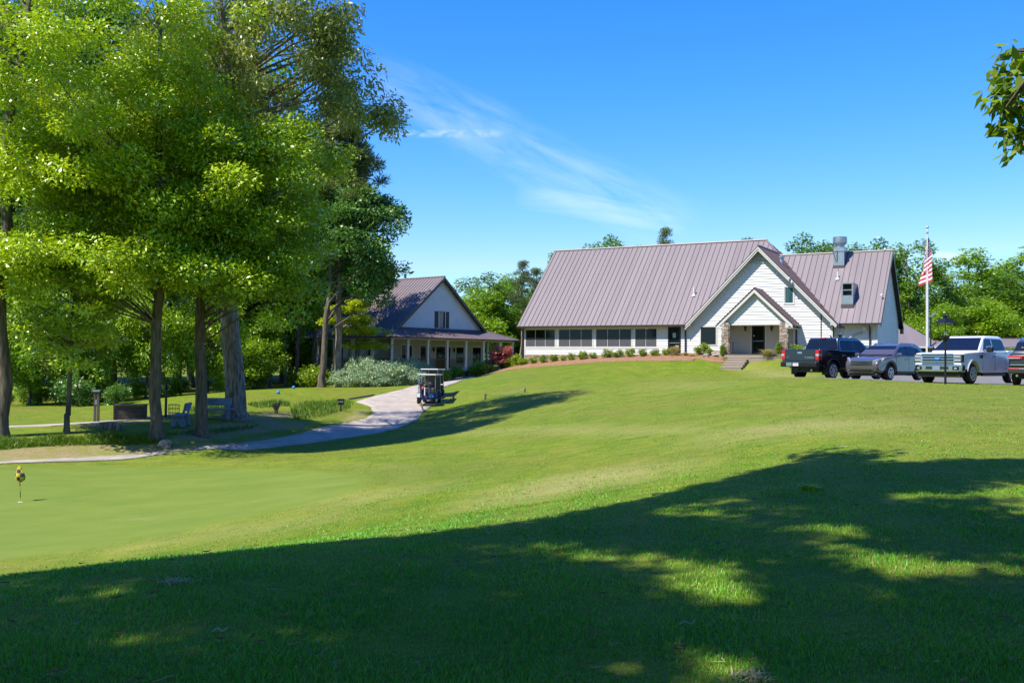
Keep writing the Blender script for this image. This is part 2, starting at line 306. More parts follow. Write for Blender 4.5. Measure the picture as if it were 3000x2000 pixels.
# ------------------------------------------------------------------ ground sheet
rng = np.random.default_rng(11)
def inpoly(x, y, poly):
    poly = np.asarray(poly)[:, :2]; c = np.zeros(x.shape, bool); j = len(poly)-1
    for i in range(len(poly)):
        xi, yi, xj, yj = *poly[i], *poly[j]; t = (yi > y) != (yj > y)
        c ^= t & (x < (xj-xi)*(y-yi)/(yj-yi+1e-12)+xi); j = i
    return c
def sdist(x, y, poly):                                # signed distance, positive inside
    poly = np.asarray(poly)[:, :2]; d = np.full(x.shape, 1e9)
    for i in range(len(poly)):
        a, b = poly[i-1], poly[i]; e = b-a; t = np.clip(((x-a[0])*e[0]+(y-a[1])*e[1])/(e@e+1e-12), 0, 1); d = np.minimum(d, np.hypot(x-a[0]-t*e[0], y-a[1]-t*e[1]))
    return np.where(inpoly(x, y, poly), d, -d)
def soft(d, w): return np.clip(d/w*.5+.5, 0, 1)
def outline(pts): return np.array([G(*p) for p in pts])
GREEN = outline([(1078, 1398), (1060, 1425), (1020, 1446), (900, 1478), (765, 1503), (510, 1560), (255, 1605), (60, 1636)]+[])
GREEN = np.vstack([GREEN, [[-14, 17, 0], [-22, 22, 0], [-22, 30, 0]], outline([(0, 1366), (300, 1362), (640, 1368), (850, 1374), (957, 1380), (1040, 1388)])])
DRY = [(outline([(1500, 1445), (1640, 1400), (1780, 1378), (1900, 1372), (1890, 1390), (1760, 1420), (1600, 1450), (1480, 1470)]), 1.3, 1.0),
       (outline([(2130, 1262), (2330, 1236), (2560, 1236), (2560, 1250), (2350, 1262), (2180, 1282)]), 1.5, .75),
       (outline([(1360, 1262), (1700, 1250), (2050, 1252), (2040, 1262), (1700, 1266), (1400, 1272)]), 1.0, .5),
       (outline([(900, 1470), (1050, 1440), (1200, 1430), (1250, 1440), (1100, 1470), (950, 1490)]), 1.4, .55),
       (outline([(300, 1608), (700, 1530), (980, 1500), (960, 1525), (650, 1570), (350, 1622)]), 1.2, .5),
       (outline([(2190, 1078), (2330, 1098), (2330, 1106), (2210, 1090)]), 1.5, .6),
       (outline([(1950, 1118), (2080, 1118), (2080, 1132), (1950, 1130)]), 2.5, .35)]
LUSH = [(outline([(1050, 1372), (1300, 1362), (1420, 1380), (1440, 1400), (1250, 1402), (1100, 1390)]), 1.0, .9), (outline([(700, 1540), (1000, 1500), (1230, 1490), (1100, 1525), (800, 1575)]), 1.0, .5),
        (outline([(1330, 1112), (1700, 1110), (1720, 1130), (1350, 1140)]), 3, .5), (outline([(1500, 1215), (1900, 1210), (1900, 1240), (1500, 1245)]), 3, .4), (outline([(1600, 1062), (2100, 1062), (2100, 1075), (1600, 1080)]), 2, .45)]
SAND = outline([(0, 1322), (180, 1306), (400, 1306), (520, 1312), (600, 1302), (660, 1302), (560, 1322), (350, 1336), (0, 1356)])
GRAV = outline([(660, 1296), (760, 1276), (880, 1262), (990, 1232), (1030, 1205), (1090, 1190), (1096, 1214), (1072, 1228), (960, 1250), (780, 1295), (660, 1304)])
BARE = [outline([(560, 1248), (690, 1240), (800, 1232), (900, 1236), (880, 1252), (760, 1268), (600, 1290), (500, 1296), (520, 1270)]), outline([(700, 1225), (790, 1205), (860, 1210), (850, 1222), (760, 1235)]), outline([(250, 1246), (330, 1236), (440, 1226), (450, 1236), (340, 1248), (270, 1252)]), outline([(500, 1262), (610, 1248), (690, 1236), (700, 1244), (560, 1270)])]
def ax(parts): return np.unique(np.concatenate(parts))
gx = ax([np.arange(-45, 45, .42), -45-np.geomspace(.5, 2500, 26), 45+np.geomspace(.5, 2500, 26)])
gy = ax([np.arange(3, 14, .22), np.arange(-30, 3, 1.2), np.arange(14, 46, .34), np.arange(46, 84, .42), np.arange(84, 130, 1.0), 130+np.geomspace(1, 3500, 26), -30-np.geomspace(1, 200, 8)])
XX, YY = np.meshgrid(gx, gy); ZZ = H(XX, YY); nx, ny = len(gx), len(gy)
ii = np.arange(nx*ny).reshape(ny, nx); faces = np.stack([ii[:-1, :-1], ii[:-1, 1:], ii[1:, 1:], ii[1:, :-1]], -1).reshape(-1, 4)
me = fmesh('lawn', np.stack([XX, YY, ZZ], -1).reshape(-1, 3), faces, True)
zr = soft(sdist(XX, YY, GREEN), .35); zg = np.zeros(XX.shape); zb = np.zeros(XX.shape); zl = np.zeros(XX.shape)
for p_, w_, k_ in DRY: zg = np.maximum(zg, soft(sdist(XX, YY, p_), w_)*k_)
sg_ = sdist(XX, YY, GREEN); zg = np.maximum(zg, .16*np.clip(1-np.abs(sg_+1.0)/1.0, 0, 1)); zl = np.maximum(zl, .35*np.clip(1-np.abs(sg_+2.9)/1.1, 0, 1))
for p_, w_, k_ in LUSH: zl = np.maximum(zl, soft(sdist(XX, YY, p_), w_*1.4)*k_)
for p_, w_, k_ in [(SAND, .7, 1), (GRAV, .7, .55)]+[(b_, .8, .8) for b_ in BARE]: zb = np.maximum(zb, soft(sdist(XX, YY, p_), w_)*k_)
a = me.attributes.new('zone', 'FLOAT_COLOR', 'POINT'); a.data.foreach_set('color', np.stack([zr, zg, zb, zl], -1).astype(np.float32).ravel())
g = bpy.data.materials.new('turf'); g.use_nodes = True; nt = g.node_tree; N, L = nt.nodes, nt.links; b = N['Principled BSDF']; b.inputs['Roughness'].default_value = .8; b.inputs['Specular IOR Level'].default_value = .15
geo = N.new('ShaderNodeNewGeometry'); at = N.new('ShaderNodeAttribute'); at.attribute_name = 'zone'; sx = N.new('ShaderNodeSeparateColor'); L.new(at.outputs['Color'], sx.inputs[0])
def noise(scale, detail=5, rough=.6, st=None):
    n = N.new('ShaderNodeTexNoise'); n.inputs['Scale'].default_value = scale; n.inputs['Detail'].default_value = detail; n.inputs['Roughness'].default_value = rough
    if st: mp = N.new('ShaderNodeMapping'); mp.inputs['Scale'].default_value = st; L.new(geo.outputs['Position'], mp.inputs[0]); L.new(mp.outputs[0], n.inputs['Vector'])
    else: L.new(geo.outputs['Position'], n.inputs['Vector'])
    return n.outputs[0]
def ramp(f, stops, kk=KA):
    r = N.new('ShaderNodeValToRGB')
    while len(r.color_ramp.elements) < len(stops): r.color_ramp.elements.new(.5)
    for i, (p_, c_) in enumerate(stops): r.color_ramp.elements[i].position = p_; r.color_ramp.elements[i].color = (*(q*kk for q in c_), 1)
    L.new(f, r.inputs[0]); return r.outputs[0]
def mix(f, a, b_, mode='MIX'):
    m = N.new('ShaderNodeMix'); m.data_type = 'RGBA'; m.blend_type = mode
    for i, v in ((0, f), (6, a), (7, b_)):
        if isinstance(v, (int, float)): m.inputs[i].default_value = v
        elif isinstance(v, tuple): m.inputs[i].default_value = (*v, 1)
        else: L.new(v, m.inputs[i])
    return m.outputs[2]
def nm(op, a, b_, clamp=True):
    n = N.new('ShaderNodeMath'); n.operation = op; n.use_clamp = clamp
    for i, v in ((0, a), (1, b_)):
        if isinstance(v, (int, float)): n.inputs[i].default_value = v
        else: L.new(v, n.inputs[i])
    return n.outputs[0]
big = noise(.16, 4, .55); med = noise(1.1, 6, .65); fine = noise(26, 5, .7); hay = noise(5, 6, .7)
rough = ramp(med, [(.28, (.10, .18, .007)), (.5, (.18, .25, .011)), (.74, (.285, .30, .028))])
rough = mix(nm('MULTIPLY', nm('SUBTRACT', big, .42), 2.6), rough, (.16, .15, .024))
tuft = noise(3.1, 8, .85); tuft2 = noise(7.5, 7, .85, (1, 1.6, 1))
rough = mix(.8, rough, ramp(tuft, [(.36, (.55, .72, .5)), (.5, (1, 1, 1)), (.66, (1.25, 1.15, 1.0))], 1), 'MULTIPLY')
rough = mix(nm('MULTIPLY', nm('SUBTRACT', tuft2, .60), 7), rough, (.31, .26, .10))
rough = mix(.55, rough, ramp(fine, [(.25, (.35, .42, .3)), (.55, (1, 1, 1)), (.8, (1.35, 1.25, 1.0))], 1), 'MULTIPLY')
rough = mix(nm('MULTIPLY', at.outputs['Alpha'], nm('ADD', nm('MULTIPLY', med, .9), .3)), rough, (.05, .115, .004))
dryf = nm('MULTIPLY', sx.outputs[1], nm('ADD', nm('MULTIPLY', med, 1.5), .35)); col = mix(dryf, rough, ramp(hay, [(.3, (.30, .29, .07)), (.7, (.50, .43, .18))]))
spots = nm('MULTIPLY', nm('SUBTRACT', noise(.7, 6, .85), .60), 8); col = mix(nm('MULTIPLY', spots, .55), col, (.28, .24, .10))
gre = ramp(noise(.5, 4, .6, (1, 2.2, 1)), [(.3, (.15, .225, .030)), (.7, (.205, .265, .042))]); gre = mix(.3, gre, ramp(fine, [(.3, (.7, .75, .7)), (.7, (1.15, 1.1, 1.05))], 1), 'MULTIPLY')
gre = mix(nm('MULTIPLY', nm('SUBTRACT', noise(.9, 2, .7), .62), 5), gre, (.155, .175, .045))
col = mix(sx.outputs[0], col, gre)
dirt = ramp(noise(9, 8, .75), [(.3, (.26, .16, .09)), (.5, (.45, .31, .19)), (.72, (.62, .47, .31))]); dmask = nm('SUBTRACT', nm('MULTIPLY', sx.outputs[2], 2.2), nm('MULTIPLY', med, 1.3)); col = mix(nm('MULTIPLY', dmask, 1.4), col, dirt)
L.new(col, b.inputs['Base Color'])
bp = N.new('ShaderNodeBump'); bp.inputs['Strength'].default_value = .55; bp.inputs['Distance'].default_value = .05; inv = nm('SUBTRACT', 1, nm('MULTIPLY', sx.outputs[0], .8)); L.new(nm('MULTIPLY', fine, inv), bp.inputs['Height']); L.new(bp.outputs[0], b.inputs['Normal'])
tag(link('lawn', me, g), kind='structure')

def drape(name, poly, m, lift=.03, step=.35, kind='structure', skirt=True):
    """a sheet with the given outline lying on the terrain"""
    poly = np.asarray(poly)[:, :2]; bm = bmesh.new()
    pts = []
    for i in range(len(poly)):
        a_, b_ = poly[i-1], poly[i]; k = max(1, int(np.hypot(*(b_-a_))/step))
        for t in range(k): pts.append(a_+(b_-a_)*t/k)
    x0, y0 = poly.min(0); x1, y1 = poly.max(0); xs, ys = np.meshgrid(np.arange(x0, x1, step), np.arange(y0, y1, step)); ok = sdist(xs, ys, poly) > step*.45
    ip = np.stack([xs[ok], ys[ok]], -1); nb = len(pts); allp = [Vector(p) for p in pts]+[Vector(p) for p in ip]
    from mathutils.geometry import delaunay_2d_cdt
    vs, _, fs, ov, _, _ = delaunay_2d_cdt(allp, [], [list(range(nb))], 1, 1e-4)
    v = np.array([(p.x, p.y) for p in vs]); z = H(v[:, 0], v[:, 1])+lift
    V3 = [(x, y, q) for (x, y), q in zip(v, z)]; F = [tuple(f) for f in fs]
    me = bpy.data.meshes.new(name); me.from_pydata(V3, [], F)
    if skirt:
        bm.from_mesh(me); e = [q for q in bm.edges if q.is_boundary]; r = bmesh.ops.extrude_edge_only(bm, edges=e)
        for q in r['geom']:
            if isinstance(q, bmesh.types.BMVert): q.co.z -= lift+.12
        bmesh.ops.recalc_face_normals(bm, faces=bm.faces); bm.to_mesh(me); bm.free()
    for p in me.polygons: p.use_smooth = not skirt or abs(p.normal.z) > .5
    return tag(link(name, me, m), kind=kind)
M['path'] = mat('path_concrete', (.45, .385, .325), .85, 0, .20, 1.6, .35, 50)
M['lot'] = mat('lot_asphalt', (.20, .185, .175), .9, 0, .15, 2, .4, 60)
M['mulch'] = mat('bark_mulch', (.24, .12, .065), .95, 0, .3, 9, 1.0, 45, .1, col2=(.44, .27, .16))
far_e = [(0, 1353), (350, 1333), (560, 1318), (664, 1302), (780, 1290), (880, 1271), (974, 1246), (1070, 1227), (1093, 1212), (1086, 1192), (1040, 1177), (1100, 1160), (1180, 1141), (1235, 1126), (1300, 1111), (1345, 1104)]
near_e = [(1392, 1106), (1340, 1121), (1288, 1140), (1272, 1165), (1262, 1190), (1243, 1206), (1225, 1228), (1160, 1258), (1100, 1271), (942, 1294), (719, 1319), (400, 1343), (0, 1359.5)]
fe, nee = outline(far_e), outline(near_e)
drape('cart_path', np.vstack([[[-30, 36, 0]], fe[:, :3], nee, [[-30, 32.6, 0]]]), M['path'], .03, .5)
drape('side_path', outline([(-30, 1256), (150, 1249), (300, 1240), (420, 1227), (520, 1216), (520, 1213), (420, 1222), (300, 1234), (150, 1243), (-30, 1250)]), M['path'], .03, .6)
drape('parking_lot', [(11.8, 46.2), (13.2, 44.3), (15.4, 42.2), (16.9, 39.9), (18.2, 38.7), (20.6, 37.6), (24, 36.6), (30, 35), (60, 34), (60, 66), (30, 63), (20, 55), (13.5, 49.5)], M['lot'], .03, .9)

# ------------------------------------------------------------------ leaf clouds, trunks, trees
def leaves(cen, rad, cnt, size, rg, squash=.7, up=.5, shell=.35, aspect=.5, droop=.2, needle=False):
    cen = np.asarray(cen, float); rad = np.asarray(rad, float); cnt = np.asarray(cnt, int); idx = np.repeat(np.arange(len(cen)), cnt); n = len(idx)
    d = rg.normal(size=(n, 3)); d /= np.linalg.norm(d, axis=1)[:, None]; r = rg.random(n)**shell
    p = cen[idx]+d*(rad[idx]*r)[:, None]*np.array([1, 1, squash])
    ax_ = d*np.array([1, 1, .3])+rg.normal(size=(n, 3))*.7; ax_[:, 2] -= droop; ax_ /= np.linalg.norm(ax_, axis=1)[:, None]
    nr = rg.normal(size=(n, 3))*.5+d*.7+np.array([0, 0, up*1.2]); sd = np.cross(ax_, nr); sd /= np.linalg.norm(sd, axis=1)[:, None]+1e-9
    s = size*rg.uniform(.5, 1.5, n)[:, None]; w = s*aspect*.5
    v = np.stack([p, p+ax_*s*.45+sd*w, p+ax_*s, p+ax_*s*.45-sd*w], 1).reshape(-1, 3)
    ct = rg.uniform(.2, .8, len(cen))[idx]*.5+rg.random(n)*.5
    return v, np.repeat(ct, 4)
def leafmesh(name, v, t):
    me = fmesh(name, v, np.arange(len(v)).reshape(-1, 4)); a_ = me.attributes.new('tint', 'FLOAT', 'POINT'); a_.data.foreach_set('value', np.asarray(t, np.float32)); return me
def bend(a, b, rg, sag=.12, k=5):
    a, b = np.array(a, float), np.array(b, float); L_ = np.linalg.norm(b-a); off = rg.normal(size=3)*L_*sag; off[2] = abs(off[2])*.6
    return [a+(b-a)*t+off*math.sin(math.pi*t) for t in np.linspace(0, 1, k)]
def trunk_limbs(H_, r0, cen, rg, lean=(0, 0), nlimb=40, flare=1.35, first=.3, sides=10, wob=.02, top=.93, limb_r=1.0):
    """a tapered trunk and limbs that reach the leaf clumps; returns a MB"""
    mb = MB(); k = 12; zs = np.linspace(0, H_*top, k); off = np.cumsum(rg.normal(size=(k, 2))*H_*wob*.35, 0); off -= off[0]
    pts = [(off[i, 0]+lean[0]*(z/H_)**1.3, off[i, 1]+lean[1]*(z/H_)**1.3, z) for i, z in enumerate(zs)]; rad = [r0*max(.06, (1-z/H_)**.75) for z in zs]
    p2 = [(pts[0][0], pts[0][1], -.35), (pts[0][0], pts[0][1], .02), (pts[0][0], pts[0][1], .28)]; r2 = [rad[0]*flare*1.1, rad[0]*flare, rad[0]*1.06]
    mb.tube(p2+[pts[0][:2]+(.7,)]+pts[1:], r2+[rad[0]]+rad[1:], sides)
    cen = np.asarray(cen); o = rg.permutation(len(cen))[:nlimb]
    for c in cen[o]:
        hz = math.hypot(c[0], c[1]); z0 = np.clip(c[2]-hz*rg.uniform(.35, .8), H_*first*.6, H_*top*.97); i = int(np.searchsorted(zs, z0)); i = min(max(i, 1), k-1); t = (z0-zs[i-1])/(zs[i]-zs[i-1])
        a_ = np.array(pts[i-1])*(1-t)+np.array(pts[i])*t; rr = max(.018, rad[i]*.42*limb_r*min(1, np.linalg.norm(c-a_)/3+.25)); mb.tube(bend(a_, c, rg), list(np.linspace(rr, max(.008, rr*.18), 5)), 5, False)
    return mb
def crown_points(n, rg, cz, rx, rz, lobes=5, inner=.45, flat=0, cx=0, cy=0, ry=None, low=1.0):
    """clump centres in an uneven envelope"""
    d = rg.normal(size=(n, 3)); d /= np.linalg.norm(d, axis=1)[:, None]; lb = rg.normal(size=(lobes, 3)); lb /= np.linalg.norm(lb, axis=1)[:, None]
    k = .72+.38*np.max(np.maximum(0, d@lb.T)**3, 1)+rg.normal(size=n)*.05; r = (inner+(1-inner)*rg.random(n)**.6)*k
    z = d[:, 2]*r; z = np.where(z < 0, z*low, z)
    return np.stack([cx+d[:, 0]*r*rx, cy+d[:, 1]*r*(ry or rx), cz+z*rz], -1)
def make_tree(name, loc, label, group, mesh_t, mesh_c, bm_, lm_, scale=(1, 1, 1), rz=0, cat='tree'):
    e = empty(name, loc, rz, label, cat, group); e.scale = scale; link('trunk', mesh_t, bm_, e); link('crown', mesh_c, lm_, e); return e
def mb_mesh(mb, name):
    me = bpy.data.meshes.new(name); me.from_pydata(mb.v, [], mb.f)
    for p in me.polygons: p.use_smooth = True
    return me

# ------------------------------------------------------------------ near trees on the left
def unique_tree(name, px, D, label, seed, H_, r0, crowns, leafm, barkm, size, per, group=None, lean=(0, 0), nlimb=45, squash=.55, aspect=.5, droop=.2, up=.6, cat='tree', first=.3, rad=(.7, 1.25), wob=.02, top=.93, shell=.4, flare=1.35, loc=None, limb_r=1.0):
    rg = np.random.default_rng(seed); loc = gp(px, D) if loc is None else loc; cen = np.vstack([crown_points(n, rg, cz, rx, rz, cx=cx, cy=cy, flat=0, inner=inn, low=lo) for n, cx, cy, cz, rx, rz, inn, lo in crowns])
    rr = rg.uniform(rad[0], rad[1], len(cen)); v, t = leaves(cen, rr, (per*(rr/np.mean(rr))**2).astype(int)+1, size, rg, squash, up, shell, aspect, droop)
    mt = mb_mesh(trunk_limbs(H_, r0, cen, rg, lean, nlimb, wob=wob, top=top, first=first, flare=flare, limb_r=limb_r), 'trunk'); return make_tree(name, loc, label, group, mt, leafmesh('crown', v, t), barkm, leafm, cat=cat)
unique_tree('maple_tree', 462, 35.6, 'bright green maple with a slim mossy trunk left of the two benches', 1, 19, .22,
            [(170, -2.0, -.3, 13.6, 5.0, 8.0, .5, 1.0), (60, -3.8, -.4, 8.6, 2.6, 3.6, .5, .9), (40, .6, .2, 8.6, 3.4, 3.0, .5, .8), (34, -2.2, -1.2, 6.3, 3.2, 1.5, .4, .9), (16, 1.2, -.8, 6.4, 2.0, 1.2, .4, .9)], LEAF['maple'], M['bark'], .14, 500, nlimb=70, first=.36, limb_r=.5, wob=.008, flare=1.5, top=.8, squash=.52, up=.95, rad=(.65, 1.2))
unique_tree('maple_tree', 592, 37, 'maple with a straight dark trunk between the two benches', 2, 13.5, .25,
            [(100, 1.2, 0, 9.2, 3.6, 4.6, .5, .95), (30, 3.0, -.5, 8.0, 1.7, 3.4, .5, 1), (26, 1.4, -.9, 6.0, 2.8, 1.3, .4, .9)], LEAF['maple'], M['bark'], .14, 500, nlimb=50, first=.42, limb_r=.5, flare=1.45, wob=.008, squash=.52, up=.95, rad=(.65, 1.15))
unique_tree('sapling_tree', 200, 35.5, 'small young tree with a thin trunk and layered yellow green leaves', 3, 7.6, .10,
            [(75, -.1, 0, 4.9, 2.55, 3.1, .4, 1.0)], LEAF['maple'], M['bark'], .15, 210, nlimb=40, squash=.38, rad=(.5, .85), first=.25)
unique_tree('oak_tree', 693, 42, 'huge old oak with a thick pale furrowed trunk and olive crown', 4, 21.5, .46,
            [(165, 1.0, -.8, 16.6, 4.7, 4.8, .42, .95), (30, 4.6, -1, 14.8, 1.7, 2.8, .5, 1), (9, 6.2, 0, 13.2, .7, .9, .5, 1), (30, -2.5, 2, 16, 3.5, 4, .5, 1)], LEAF['oak'], M['bark_pale'], .20, 175, nlimb=48, aspect=.36, droop=.9, up=.25, rad=(.5, .95), first=.5, squash=.75, flare=1.5)
unique_tree('hickory_tree', 8, 34.5, 'dark straight trunk with high foliage at the left edge of the picture', 5, 22, .24,
            [(60, -4.5, 1.5, 17.5, 3.4, 4.5, .5, .8)], LEAF['forest'], M['bark'], .2, 260, nlimb=30, first=.6)
unique_tree('sweetgum_tree', 943, 71, 'dark green tree with a leaning grey trunk beside the porch house', 6, 15, .26,
            [(95, 1.9, .5, 11.6, 4.0, 3.7, .45, .95), (30, 3.8, .3, 8.4, 2.2, 1.8, .5, 1)], LEAF['dark'], M['bark'], .26, 190, lean=(.9, 0), nlimb=45, first=.35)
def pine_mesh(seed, H_, r0, first=.45, spread=3.2, n=46, per=150, size=.34, top_r=1.0):
    rg = np.random.default_rng(seed); zs = np.sort(H_*(first+(1-first)*rg.random(n)**.85)); cen, rr = [], []
    for z in zs:
        f = (z/H_-first)/(1-first); reach = spread*(.55+.45*math.sin(math.pi*min(1, .25+f*.8)))*rg.uniform(.35, 1)*(1-.55*f); a_ = rg.uniform(0, 6.28)
        for q in (1, .62):
            if q < 1 and rg.random() < .45: continue
            cen.append((math.cos(a_)*reach*q, math.sin(a_)*reach*q, z+reach*.12*q)); rr.append(rg.uniform(.5, .85)*(.8+.4*(1-f)))
    cen.append((0, 0, H_*.97)); rr.append(.9*top_r)
    cen, rr = np.array(cen), np.array(rr); v, t = leaves(cen, rr, (per*rr**2/.5).astype(int), size, rg, .62, .5, .55, .16, -.1); return mb_mesh(trunk_limbs(H_, r0, cen, rg, nlimb=60, first=first, top=.98, wob=.012, flare=1.2, limb_r=.8, sides=9), 'trunk'), leafmesh('crown', v, t)
t_, c_ = pine_mesh(7, 22.5, .26, .48, 4.0, 74, 380, .42)
pine = make_tree('pine_tree', gp(992, 72), 'tall pine with a bare pale trunk in front of the porch house', None, t_, c_, M['bark_pine'], LEAF['pine'])
mb = MB(); rg = np.random.default_rng(77)                   # the dead grey branch on the pine
for k in range(26):
    a0 = np.array([.8+.06*k*.5, 0, 11.3]); a1 = np.array([2.4+rg.uniform(-.6, 1.4), rg.uniform(-.6, .6), 11.6+rg.uniform(-.2, 1.7)]); mb.tube(bend(a0, a1, rg, .15, 4), [.03, .022, .016, .01], 4, False)
mb.tube([(0, 0, 11.0), (.8, 0, 11.25), (2.2, 0, 11.6)], [.07, .05, .03], 6); mb.build('dead_branch', mat('dead_wood', (.40, .33, .28), .9), pine)
unique_tree('dogwood_tree', 1043, 77, 'small dogwood with flat bright yellow green layers before the porch', 8, 6.2, .09,
            [(16, -.6, -.3, 5.0, 2.6, .35, .2, 1), (14, .8, -.3, 4.2, 2.2, .3, .2, 1), (14, -.8, 0, 5.9, 1.9, .35, .2, 1), (12, .9, .2, 3.1, 1.5, .3, .2, 1), (8, 0, 0, 6.5, 1.0, .3, .2, 1)], LEAF['dogwood'], M['bark'], .19, 190, nlimb=34, squash=.22, up=1.6, droop=.3, rad=(.55, .9), first=.3)

# ------------------------------------------------------------------ background trees: shared meshes, one object each
def broad(seed, H_, rx, low, n=75, per=190, size=.34, r0=.24, squash=.85):
    rg = np.random.default_rng(seed); cz = (low+H_)/2; cen = crown_points(n, rg, cz, rx, (H_-low)/2*1.02, inner=.45, low=.95, lobes=7); rr = rg.uniform(.8, 1.4, n); v, t = leaves(cen, rr, (per*(rr/1.1)**2).astype(int), size, rg, squash, .6, .42, .55, .2)
    return mb_mesh(trunk_limbs(H_, r0, cen, rg, nlimb=26, sides=7), 'trunk'), leafmesh('crown', v, t)
VAR = {'a': broad(21, 20, 4.8, 2.5, 105), 'b': broad(22, 20, 4.2, 3, 95), 'c': broad(23, 20, 5.4, 2, 120), 'd': broad(24, 20, 4.6, 4, 95), 'e': broad(25, 10, 4.6, .4, 80, 210, .28, .16), 'p': pine_mesh(26, 20, .2, .55, 3.0, 40, 110, .42), 'q': pine_mesh(27, 20, .2, .62, 3.4, 34, 120, .42)}
KIND = {'a': ('forest', 'bark'), 'b': ('wood', 'bark'), 'c': ('wood', 'bark'), 'd': ('dark', 'bark'), 'e': ('forest', 'bark'), 'p': ('pine', 'bark_pine'), 'q': ('pine', 'bark_pine')}
def bg_tree(k, px, D, top, wpx, label, group, name='woodland_tree', leaf=None):
    loc = gp(px, D); loc[2] -= .1; hh = (1056-.009*(px-1500)-top)/FPX*D+EYE-loc[2]; base = 10 if k == 'e' else 20; w0 = {'a': 4.8, 'b': 4.2, 'c': 5.4, 'd': 4.6, 'e': 4.6, 'p': 3, 'q': 3.2}[k]; w = wpx/2/FPX*D/w0*(1.35 if D > 90 and k not in 'pq' else 1.0)
    lm_, bm_ = KIND[k]; make_tree(name, loc, label, group, *VAR[k], M[bm_], LEAF[leaf or ('wood' if D > 90 and lm_ == 'forest' else lm_)], (w, w, hh/base), random.uniform(0, 6.28))
WL, WG = 'woodland tree in the dense wood behind the left fairway', 'woodland trees behind the left fairway'
for k, px, D, top, w in (('a', -60, 60, 30, 420), ('c', 70, 63, 120, 420), ('d', 150, 61, 60, 330), ('b', 235, 58, 200, 330), ('a', 320, 62, 150, 380), ('c', 400, 66, 20, 420), ('d', 480, 61, 240, 320), ('b', 560, 78, 120, 360), ('a', 640, 80, 330, 330),
                         ('c', 20, 76, -60, 400), ('a', 190, 78, -40, 380), ('b', 330, 80, -80, 380), ('d', 520, 80, -20, 380), ('c', 690, 82, 60, 380), ('a', 760, 78, 380, 300), ('d', 830, 84, 300, 300), ('e', 90, 58.5, 880, 260), ('e', 255, 60, 850, 260), ('e', 430, 61, 800, 240), ('e', 610, 63, 850, 230), ('b', 880, 92, 480, 280)):
    bg_tree(k, px, D+(1 if k == 'e' else 12), top, w, WL, WG)
bg_tree('d', 925, 83, 420, 260, 'tall dark woodland tree close behind the sweetgum crown', None); bg_tree('a', 870, 80, 400, 250, 'tall woodland tree behind the left end of the porch', None)
for k, px, D, top, w, lab in (('e', 745, 74, 940, 230, 'low bright tree behind the tee mound, left of the two thin trunks'), ('b', 790, 82, 560, 190, 'slim woodland tree with its trunk just left of the dark hedge'), ('d', 838, 81, 520, 200, 'slim woodland tree with its grey trunk right above the tee markers'),
                              ('e', 880, 95, 880, 200, 'pale loose tree seen through the gap left of the porch'), ('a', 960, 112, 600, 260, 'tree behind the left end of the porch house'),
                              ('e', 1375, 112, 860, 190, 'round bright tree touching the right gable slope of the porch house'), ('c', 1440, 118, 805, 200, 'broad mid green tree between the porch house and the clubhouse'), ('a', 1500, 124, 800, 170, 'tall leafy tree behind the left end of the clubhouse roof'),
                              ('p', 1527, 108, 764, 100, 'lone pine with an open top left of the clubhouse roof'), ('p', 1572, 122, 785, 110, 'second pine half hidden by the left roof edge of the clubhouse'), ('b', 1640, 128, 728, 90, 'tree top barely showing over the left end of the clubhouse ridge'),
                              ('c', 1762, 118, 686, 150, 'round leafy tree top over the middle of the clubhouse ridge'), ('b', 1835, 122, 700, 110, 'small leafy tree top right of the round one over the ridge'), ('a', 1890, 128, 714, 130, 'low leafy tree top just left of the pine above the ridge'), ('p', 1945, 112, 660, 110, 'dark pine top standing up above the clubhouse ridge'),
                              ('q', 2185, 118, 688, 150, 'flat topped dark pine over the right end of the clubhouse ridge'), ('c', 2390, 112, 672, 210, 'leafy tree behind the valley between the two clubhouse roofs'), ('b', 2470, 118, 682, 150, 'leafy tree behind the steel exhaust fan'), ('c', 2555, 115, 686, 170, 'leafy tree behind the right wing ridge'),
                              ('c', 2665, 98, 690, 220, 'large bright tree beside the right gable end behind the flagpole'), ('b', 2590, 104, 780, 150, 'tree close behind the shaded right gable end'), ('e', 2755, 118, 850, 170, 'smaller tree right of the flagpole in the sky gap'), ('e', 2735, 92, 880, 170, 'low leafy tree behind the tall flagpole foot'),
                              ('a', 2865, 122, 706, 210, 'big dark green tree on the right behind the white pickup'), ('c', 2960, 108, 760, 230, 'olive yellow tree filling the right edge behind the vehicles'), ('e', 2830, 100, 860, 200, 'low pale tree behind the cab of the white pickup'), ('e', 2920, 96, 870, 210, 'low loose tree behind the bed of the white pickup'), ('a', 3040, 120, 700, 260, 'tree at the right edge of the picture behind the dark vehicle')):
    bg_tree(k, px, D, top, w, lab, None, 'pine_tree' if k in 'pq' else 'leafy_tree', 'oak' if 'olive' in lab or 'pale' in lab or 'loose' in lab else None)

for px, D, top, w in ((40, 100, 560, 500), (200, 98, 600, 460), (330, 104, 500, 460), (460, 100, 620, 460), (600, 106, 560, 460), (740, 104, 700, 420), (850, 108, 760, 380), (950, 118, 820, 380)):
    bg_tree('e', px, D, top, w, 'low broad tree filling the depth of the wood behind the fairway', 'low trees deep in the wood')
for px, D, top, w in ((1300, 140, 930, 380), (1420, 138, 900, 380), (1540, 142, 900, 360), (2640, 132, 860, 330), (2740, 136, 880, 330), (2830, 134, 850, 330), (2930, 130, 840, 360), (3040, 128, 820, 380)):
    bg_tree('e', px, D, top, w, 'low broad tree in the wood that closes the view behind the clubhouse', 'low trees of the far wood')

